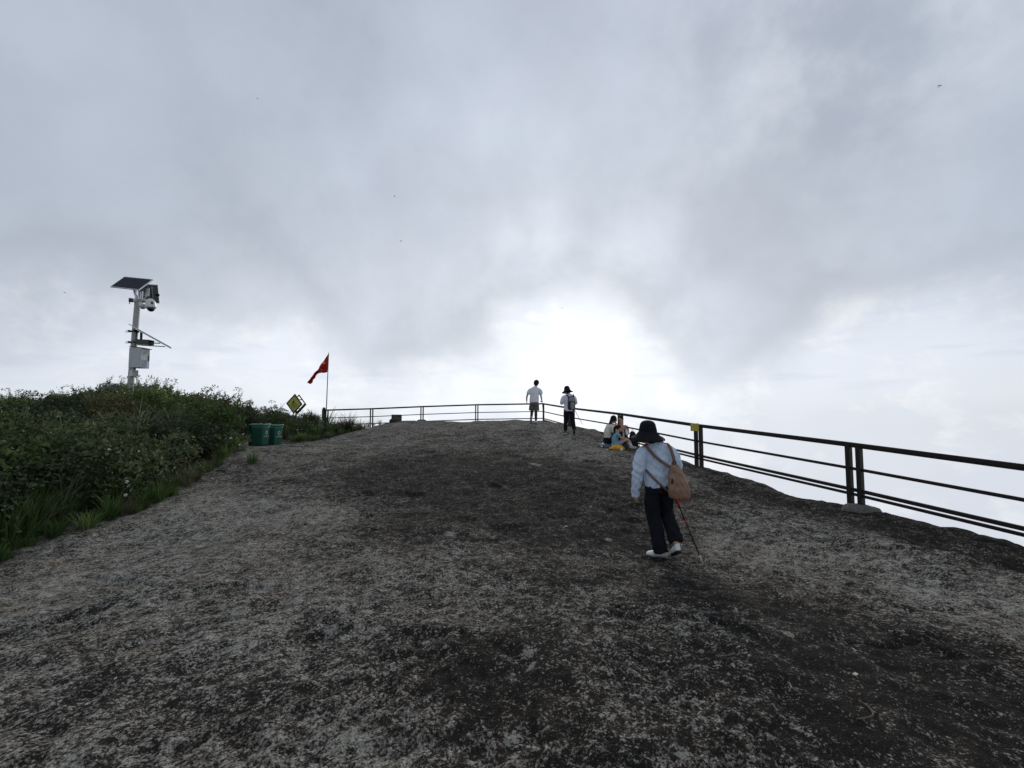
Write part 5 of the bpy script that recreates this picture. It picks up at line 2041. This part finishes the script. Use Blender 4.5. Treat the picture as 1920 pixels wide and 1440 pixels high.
def picnic():
    ms = cloth('cream_tee', (.56, .54, .47), .06)
    mb = M_blackcloth
    # sitting woman, seen from her right side, hands up to her mouth
    J = dict(head=(0, .20, .735), look=(0, -18, 0), chest=(0, .05, .47), neck=(0, .10, .575),
             shL=(-.155, .06, .52), elL=(-.20, .16, .30), wrL=(-.10, .27, .50), shR=(.155, .06, .52), elR=(.21, .14, .29), wrR=(.10, .26, .52),
             hipL=(-.09, .0, .10), knL=(-.14, .42, .34), anL=(-.12, .56, .07), hipR=(.09, .0, .10), knR=(.16, .40, .30), anR=(.14, .60, .07), hdL=(.3, .2, 1), hdR=(-.3, .1, 1), pnL=(.2, -1, 0), pnR=(-.2, -1, 0), sleeve=.75, topname='t_shirt')
    r, bd = seated('person in cream t-shirt with long dark hair sitting by the railing, eating', 1140.5, 838, 13.95, R(-82), 1.0, 'long', ms, mb, J)
    for k in ('L', 'R'):
        a = V(J['an' + k])
        shoe(r, (a.x, a.y - .06, 0), (a.x, a.y + .17, 0), (0, 0, 1), M_dark_shoe, M_grey_sole, .95)
    # companion behind, in front of the post, facing the others
    mp_ = cloth('dusty_pink_top', (.40, .24, .22), .08)
    J = dict(head=(0, .10, .76), look=(0, -24, 0), chest=(0, .02, .47), neck=(0, .06, .60),
             shL=(-.16, .04, .53), elL=(-.22, .14, .30), wrL=(-.06, .26, .40), shR=(.16, .04, .53), elR=(.22, .14, .30), wrR=(.06, .26, .40),
             hipL=(-.10, .0, .10), knL=(-.22, .36, .22), anL=(.02, .40, .07), hipR=(.10, .0, .10), knR=(.22, .36, .22), anR=(-.02, .46, .07), hdL=(.5, .3, .6), hdR=(-.5, .3, .6), sleeve=.9, topname='blouse')
    r, bd = seated('dark-haired person in pink top sitting behind the girl by the railing post', 1166, 835, 14.12, R(150), 1.0, 'bob', mp_, M_blackcloth, J)
    for k in ('L', 'R'):
        a = V(J['an' + k])
        shoe(r, (a.x - .03, a.y - .05, 0), (a.x + (.12 if k == 'L' else -.12), a.y + .12, 0), (0, 0, 1), M_dark_shoe, M_grey_sole, .95)
    # girl in a denim dress, knees up, white socks
    md = cloth('washed_denim', (.155, .30, .37), .10)
    s = .80
    J = dict(head=(0, .115, .585), look=(0, -14, 0), chest=(0, .035, .36), neck=(0, .07, .455),
             shL=(-.125, .05, .405), elL=(-.15, .20, .30), wrL=(-.07, .25, .455), shR=(.125, .05, .405), elR=(.155, .20, .29), wrR=(.06, .24, .455),
             hipL=(-.075, .02, .085), knL=(-.09, .33, .27), anL=(-.08, .44, .075), hipR=(.075, .02, .085), knR=(.10, .345, .25), anR=(.10, .455, .07), hdL=(.3, -.1, 1), hdR=(-.2, -.2, 1), pnL=(.2, -1, 0), pnR=(-.2, -1, 0), sleeve=.45, hem=.06, topname='dress', leg=.45, botname='skirt')
    r, bd = seated('girl in blue denim dress and white socks sitting with knees up', 1154, 844, 13.35, R(-96), s, 'tail', md, md, J)
    mso = cloth('white_sock', (.62, .62, .62), .05)
    mlv = simple('lavender_shoe', (.36, .33, .42), .6, 0, .1, 20)
    for k in ('L', 'R'):
        a, kn = V(J['an' + k]), V(J['kn' + k])
        g = Geo()
        limb(g, [a + (kn - a) * .55, a + (kn - a) * .2, a + V((0, .01, -.02))], [.040, .038, .033])
        g.blend('sock', mso, .008, r, 2)
        shoe(r, (a.x, a.y - .05, 0), (a.x + .01, a.y + .16, 0), (0, 0, 1), mlv, M_white_shoe, .82)
    L0, A = r.location, r.rotation_euler[2]
    def W(x, y, z):
        return L0 + rz(A) @ V((x, y, z))
    # wrapper held by the girl
    mw = simple('white_wrapper', (.62, .64, .62), .4, 0, .1, 30)
    g = Geo()
    g.tube([(0, 0, -.05), (.012, 0, -.01), (-.008, .006, .035), (.02, .0, .07)], [(.035, .012), (.042, .02), (.03, .014), (.05, .008)], 10, (1, 0, 0), 3)
    wr = g.blend('food_wrapper', mw, .006, None, 1, .006, 40, (1, 1, 1), 3)
    wr.location = W(.03, .335, .44)
    tag(wr, 'crumpled white food wrapper held before the girl in denim', 'wrapper')
    # yellow jacket lying in a heap
    my = cloth('yellow_jacket', (.56, .30, .035), .12)
    mz = cloth('dark_jacket_lining', (.02, .02, .022), .2)
    gp = P(1155, 839, 13.0)
    jz = H(gp.x, 13.0)
    g = Geo()
    g.ball((0, 0, .055), (.21, .12, .07), None, 18, 10)
    g.tube([(-.18, -.03, .05), (-.02, -.09, .095), (.16, -.05, .075), (.22, .0, .04)], [(.05, .04), (.055, .05), (.06, .045), (.03, .03)], 12, (0, 1, 0), 4)
    g.tube([(-.10, .06, .10), (.06, .03, .13), (.19, .04, .09)], [.05, .045, .04], 12, (0, 1, 0), 4)
    jk = thing('jacket', 'yellow jacket lying in a heap before the seated girl', 'jacket', (gp.x, 13.0, jz - .02))
    g.blend('jacket_body', my, .009, jk, 2, .014, 9, (1, 1.6, 1), 8)
    g = Geo()
    g.tube([(-.33, -.02, .01), (-.22, -.03, .035), (-.08, -.06, .05)], [(.05, .012), (.07, .022), (.06, .03)], 12, (0, 1, 0), 4)
    g.blend('lining', mz, .009, jk, 2, .01, 12, (1, 1, 1), 9)
    # grey-blue mat under them
    mm = cloth('blue_grey_mat', (.10, .125, .15), .15)
    c = P(1148, 838, 13.6)
    vs, fs = [], []
    for i in range(13):
        for j in range(9):
            x, y = c.x - .42 + .07 * i, 13.38 + .07 * j
            vs.append(V((x, y, H(x, y) + .008 + .006 * math.sin(i * 1.3 + j))))
    n = len(vs)
    fs = [(i * 9 + j, (i + 1) * 9 + j, (i + 1) * 9 + j + 1, i * 9 + j + 1) for i in range(12) for j in range(8)]
    mt_ = mesh_obj('picnic_mat', vs, fs, mm)
    mt_.modifiers.new('s', 'SOLIDIFY').thickness = .006
    tag(mt_, 'thin grey-blue mat under the seated group', 'mat')
    # round white bun-like ball, white can, wrappers
    mwb = simple('cream_ball', (.60, .57, .42), .6, 0, .1, 20)
    c = P(1165, 842.5, 12.85)
    g = Geo().lathe([(.004, .0), (.03, .004), (.046, .03), (.042, .062), (.024, .078), (.014, .082), (.004, .083)], 16)
    o = g.build('round_bun', mwb, None, True)
    o.location = (c.x, 12.85, H(c.x, 12.85) - .003)
    tag(o, 'small round cream bun on the rock below the yellow jacket', 'bun')
    c = P(1128, 836.5, 13.3)
    can = thing('drink_can', 'white leaning drink can on the rock left of the seated group', 'can', (c.x, 13.3, H(c.x, 13.3) + .012))
    can.rotation_euler = (R(8), R(24), 0)
    mcw = simple('white_can', (.62, .62, .62), .35, .2, .05, 20)
    Geo().lathe([(.024, 0), (.031, .008), (.032, .02), (.032, .115), (.027, .130), (.026, .134)], 18).build('can_body', mcw, can, True)
    Geo().lathe([(.0325, .045), (.0327, .05), (.0327, .085), (.0325, .09)], 18, None, (0, 0, 0), False).build('can_band', M_grey_sole, can, True)
    for (px, py, d, lab) in ((1155, 846.5, 12.7, 'scrap of red wrapper below the round bun'), (1139, 845, 12.8, 'scrap of red paper left of the round bun')):
        c = P(px, py, d)
        g = Geo().box((0, 0, .006), (.05, .03, .006), rx(.15), .001)
        for v in g.v:
            v.z += .006 * math.sin(v.x * 90)
        o = g.build('wrapper_scrap', M_red, None)
        o.location = (c.x, d, H(c.x, d))
        tag(o, lab, 'litter')
    # black backpack standing on the rock
    c = P(1188, 840, 13.62)
    bz = H(c.x, 13.62)
    bk = thing('backpack', 'black backpack standing on the rock beside the seated girl', 'backpack', (c.x, 13.62, bz - .01), R(20))
    mk = cloth('black_pack_nylon', (.012, .012, .014), .2, .6)
    g = Geo()
    prof = [((0, 0, .0), .12, .08), ((0, -.005, .05), .145, .105), ((-.005, -.005, .2), .140, .105), ((-.015, .0, .34), .115, .09), ((-.03, .01, .44), .075, .06), ((-.035, .01, .475), .03, .025)]
    g.tube([V(p) for p, _, _ in prof], [(a, c_) for _, a, c_ in prof], 20, (1, 0, 0), 3)
    g.blend('bag_body', mk, .010, bk, 3, .006, 9, (1, 1, .6), 4)
    g = Geo()
    g.tube([(0, -.09, .03), (0, -.105, .10), (0, -.10, .19)], [(.10, .04), (.105, .045), (.09, .035)], 14, (1, 0, 0), 3)
    g.blend('front_pocket', mk, .010, bk, 2)
    Geo().ribbon([(-.07, .07, .42), (-.16, .10, .36), (-.19, .10, .2), (-.13, .08, .06)], .04, .01, (-1, .4, 0), 4).build('shoulder_strap', mk, bk, True)
    Geo().ribbon([(.05, .06, .40), (.15, .05, .30), (.21, .0, .15), (.19, -.02, .02)], .04, .01, (1, -.4, 0), 4).build('shoulder_strap', mk, bk, True)
    Geo().tube([(-.06, 0, .46), (-.05, 0, .52), (-.015, 0, .52), (-.01, 0, .46)], [.007] * 4, 7).build('carry_handle', mk, bk, True)


walker()
shopper_man()
hat_woman()
picnic()

# ------------------------------------------------------------------ small things on the rock and in the air
def litter():
    mp = simple('pale_paper', (.48, .46, .38), .8, 0, .06, 30)
    for px, py, w_, d_, a, lab in ((1604, 1268, .024, .017, .3, 'small cream paper scrap on the dark rock at lower right'),
                                   (1061, 988, .06, .035, 1.0, 'white paper scrap on the dark rock in the middle'),
                                   (807, 1137, .014, .011, .6, 'white pebble on the rock near the centre'),
                                   (1189, 1139, .02, .006, 1.3, 'short white splinter on the rock near the walker'),
                                   (216, 1280, .014, .009, .5, 'tiny white chip on the rock at lower left')):
        g0 = G(px, py)
        g = Geo().box((0, 0, .004), (w_, d_, .004), rx(.12) @ ry(.1), .001)
        for v in g.v:
            v.z += .004 * math.sin(v.x * 120 + v.y * 60)
        o = g.build('paper_scrap' if w_ > .02 else 'stone_chip', mp, None)
        o.location = g0 + V((0, 0, .006))
        o.rotation_euler = (0, 0, a)
        tag(o, lab, 'litter' if w_ > .02 else 'chip')
    mt = simple('dry_twig', (.10, .075, .055), .9, 0, .2, 30)
    g0 = G(1640, 1350)
    tw = thing('twig', 'thin bent dry twig on the dark rock at lower right', 'twig', g0 + V((0, 0, .012)))
    Geo().tube([(-.10, -.02, 0), (-.02, -.01, .006), (.015, .04, .006), (.02, .12, 0)], [.004, .0045, .004, .002], 6, (0, 0, 1), 4).build('stem', mt, tw, True)
    Geo().tube([(.016, .06, .005), (.05, .07, .01), (.07, .055, .003)], [.003, .002, .0012], 6, (0, 0, 1), 3).build('side_shoot', mt, tw, True)
    for px, py, lab in ((700, 1400, 'loose straw'), (910, 1380, 'dry stalk')):
        g0 = G(px, py)
        o = Geo().tube([(-.045, 0, 0), (0, .008, .006), (.05, .03, 0)], [.0025, .003, .0015], 6, (0, 0, 1), 3).build('dry_stalk', mt, None, True)
        o.location = g0 + V((0, 0, .008))
        tag(o, lab + (' lying on the rock at bottom left of centre' if px < 800 else ' lying on the rock at bottom centre'), 'stalk')
    ms = simple('grey_pebble', (.17, .16, .145), .95, 0, .25, 60, .5, 90, .2)
    rng = random.Random(8)
    for i in range(26):
        px, py = rng.uniform(150, 1850), rng.uniform(1130, 1430)
        g0 = G(px, py)
        r = rng.uniform(.006, .016)
        g = Geo().ball((0, 0, 0), (r * 1.3, r, r * .7), rz(rng.uniform(0, 3)), 8, 6)
        for v in g.v:
            v += V((rng.uniform(-1, 1), rng.uniform(-1, 1), rng.uniform(-1, 1))) * r * .15
        o = g.build('pebble', ms, None, True)
        o.location = g0 + V((0, 0, r * .3))
        tag(o, 'small rounded grey pebble lying loose on the near rock', 'pebble', 'loose pebbles on the near rock')
    md = simple('insect_body', (.02, .022, .03), .5, 0, .1)
    mw = simple('insect_wing', (.20, .21, .23), .3, 0, .1)
    for k, (px, py, d, lab) in enumerate(((1762, 161, 5.5, 'dark flying insect high in the upper right sky'), (752, 452, 7.5, 'faint flying insect in the sky left of centre'),
                                        (740, 368, 9.0, 'tiny flying insect above the faint one left of centre'), (122, 549, 8.0, 'tiny flying insect in the sky left of the mast'),
                                        (1054, 578, 9.0, 'tiny flying insect before the bright gap in the clouds'), (483, 185, 10.0, 'tiny flying insect in the upper left sky'))):
        p = P(px, py, d)
        o = thing('dragonfly', lab, 'insect', p, .7 * k)
        o.scale = (.72, .72, .72)
        Geo().tube([(0, -.012, 0), (0, 0, .003), (0, .02, 0), (0, .042, -.003)], [.004, .006, .0035, .002], 7, (1, 0, 0), 3).build('body', md, o, True)
        Geo().ball((0, -.016, .001), (.0055, .0045, .0045)).build('head', md, o, True)
        for s in (-1, 1):
            for yy in (-.004, .008):
                Geo().ball((s * .021, yy, .006), (.021, .0048, .0006), rz(s * (.2 if yy < 0 else -.2)), 10, 5).build('wing', mw, o, True)


litter()
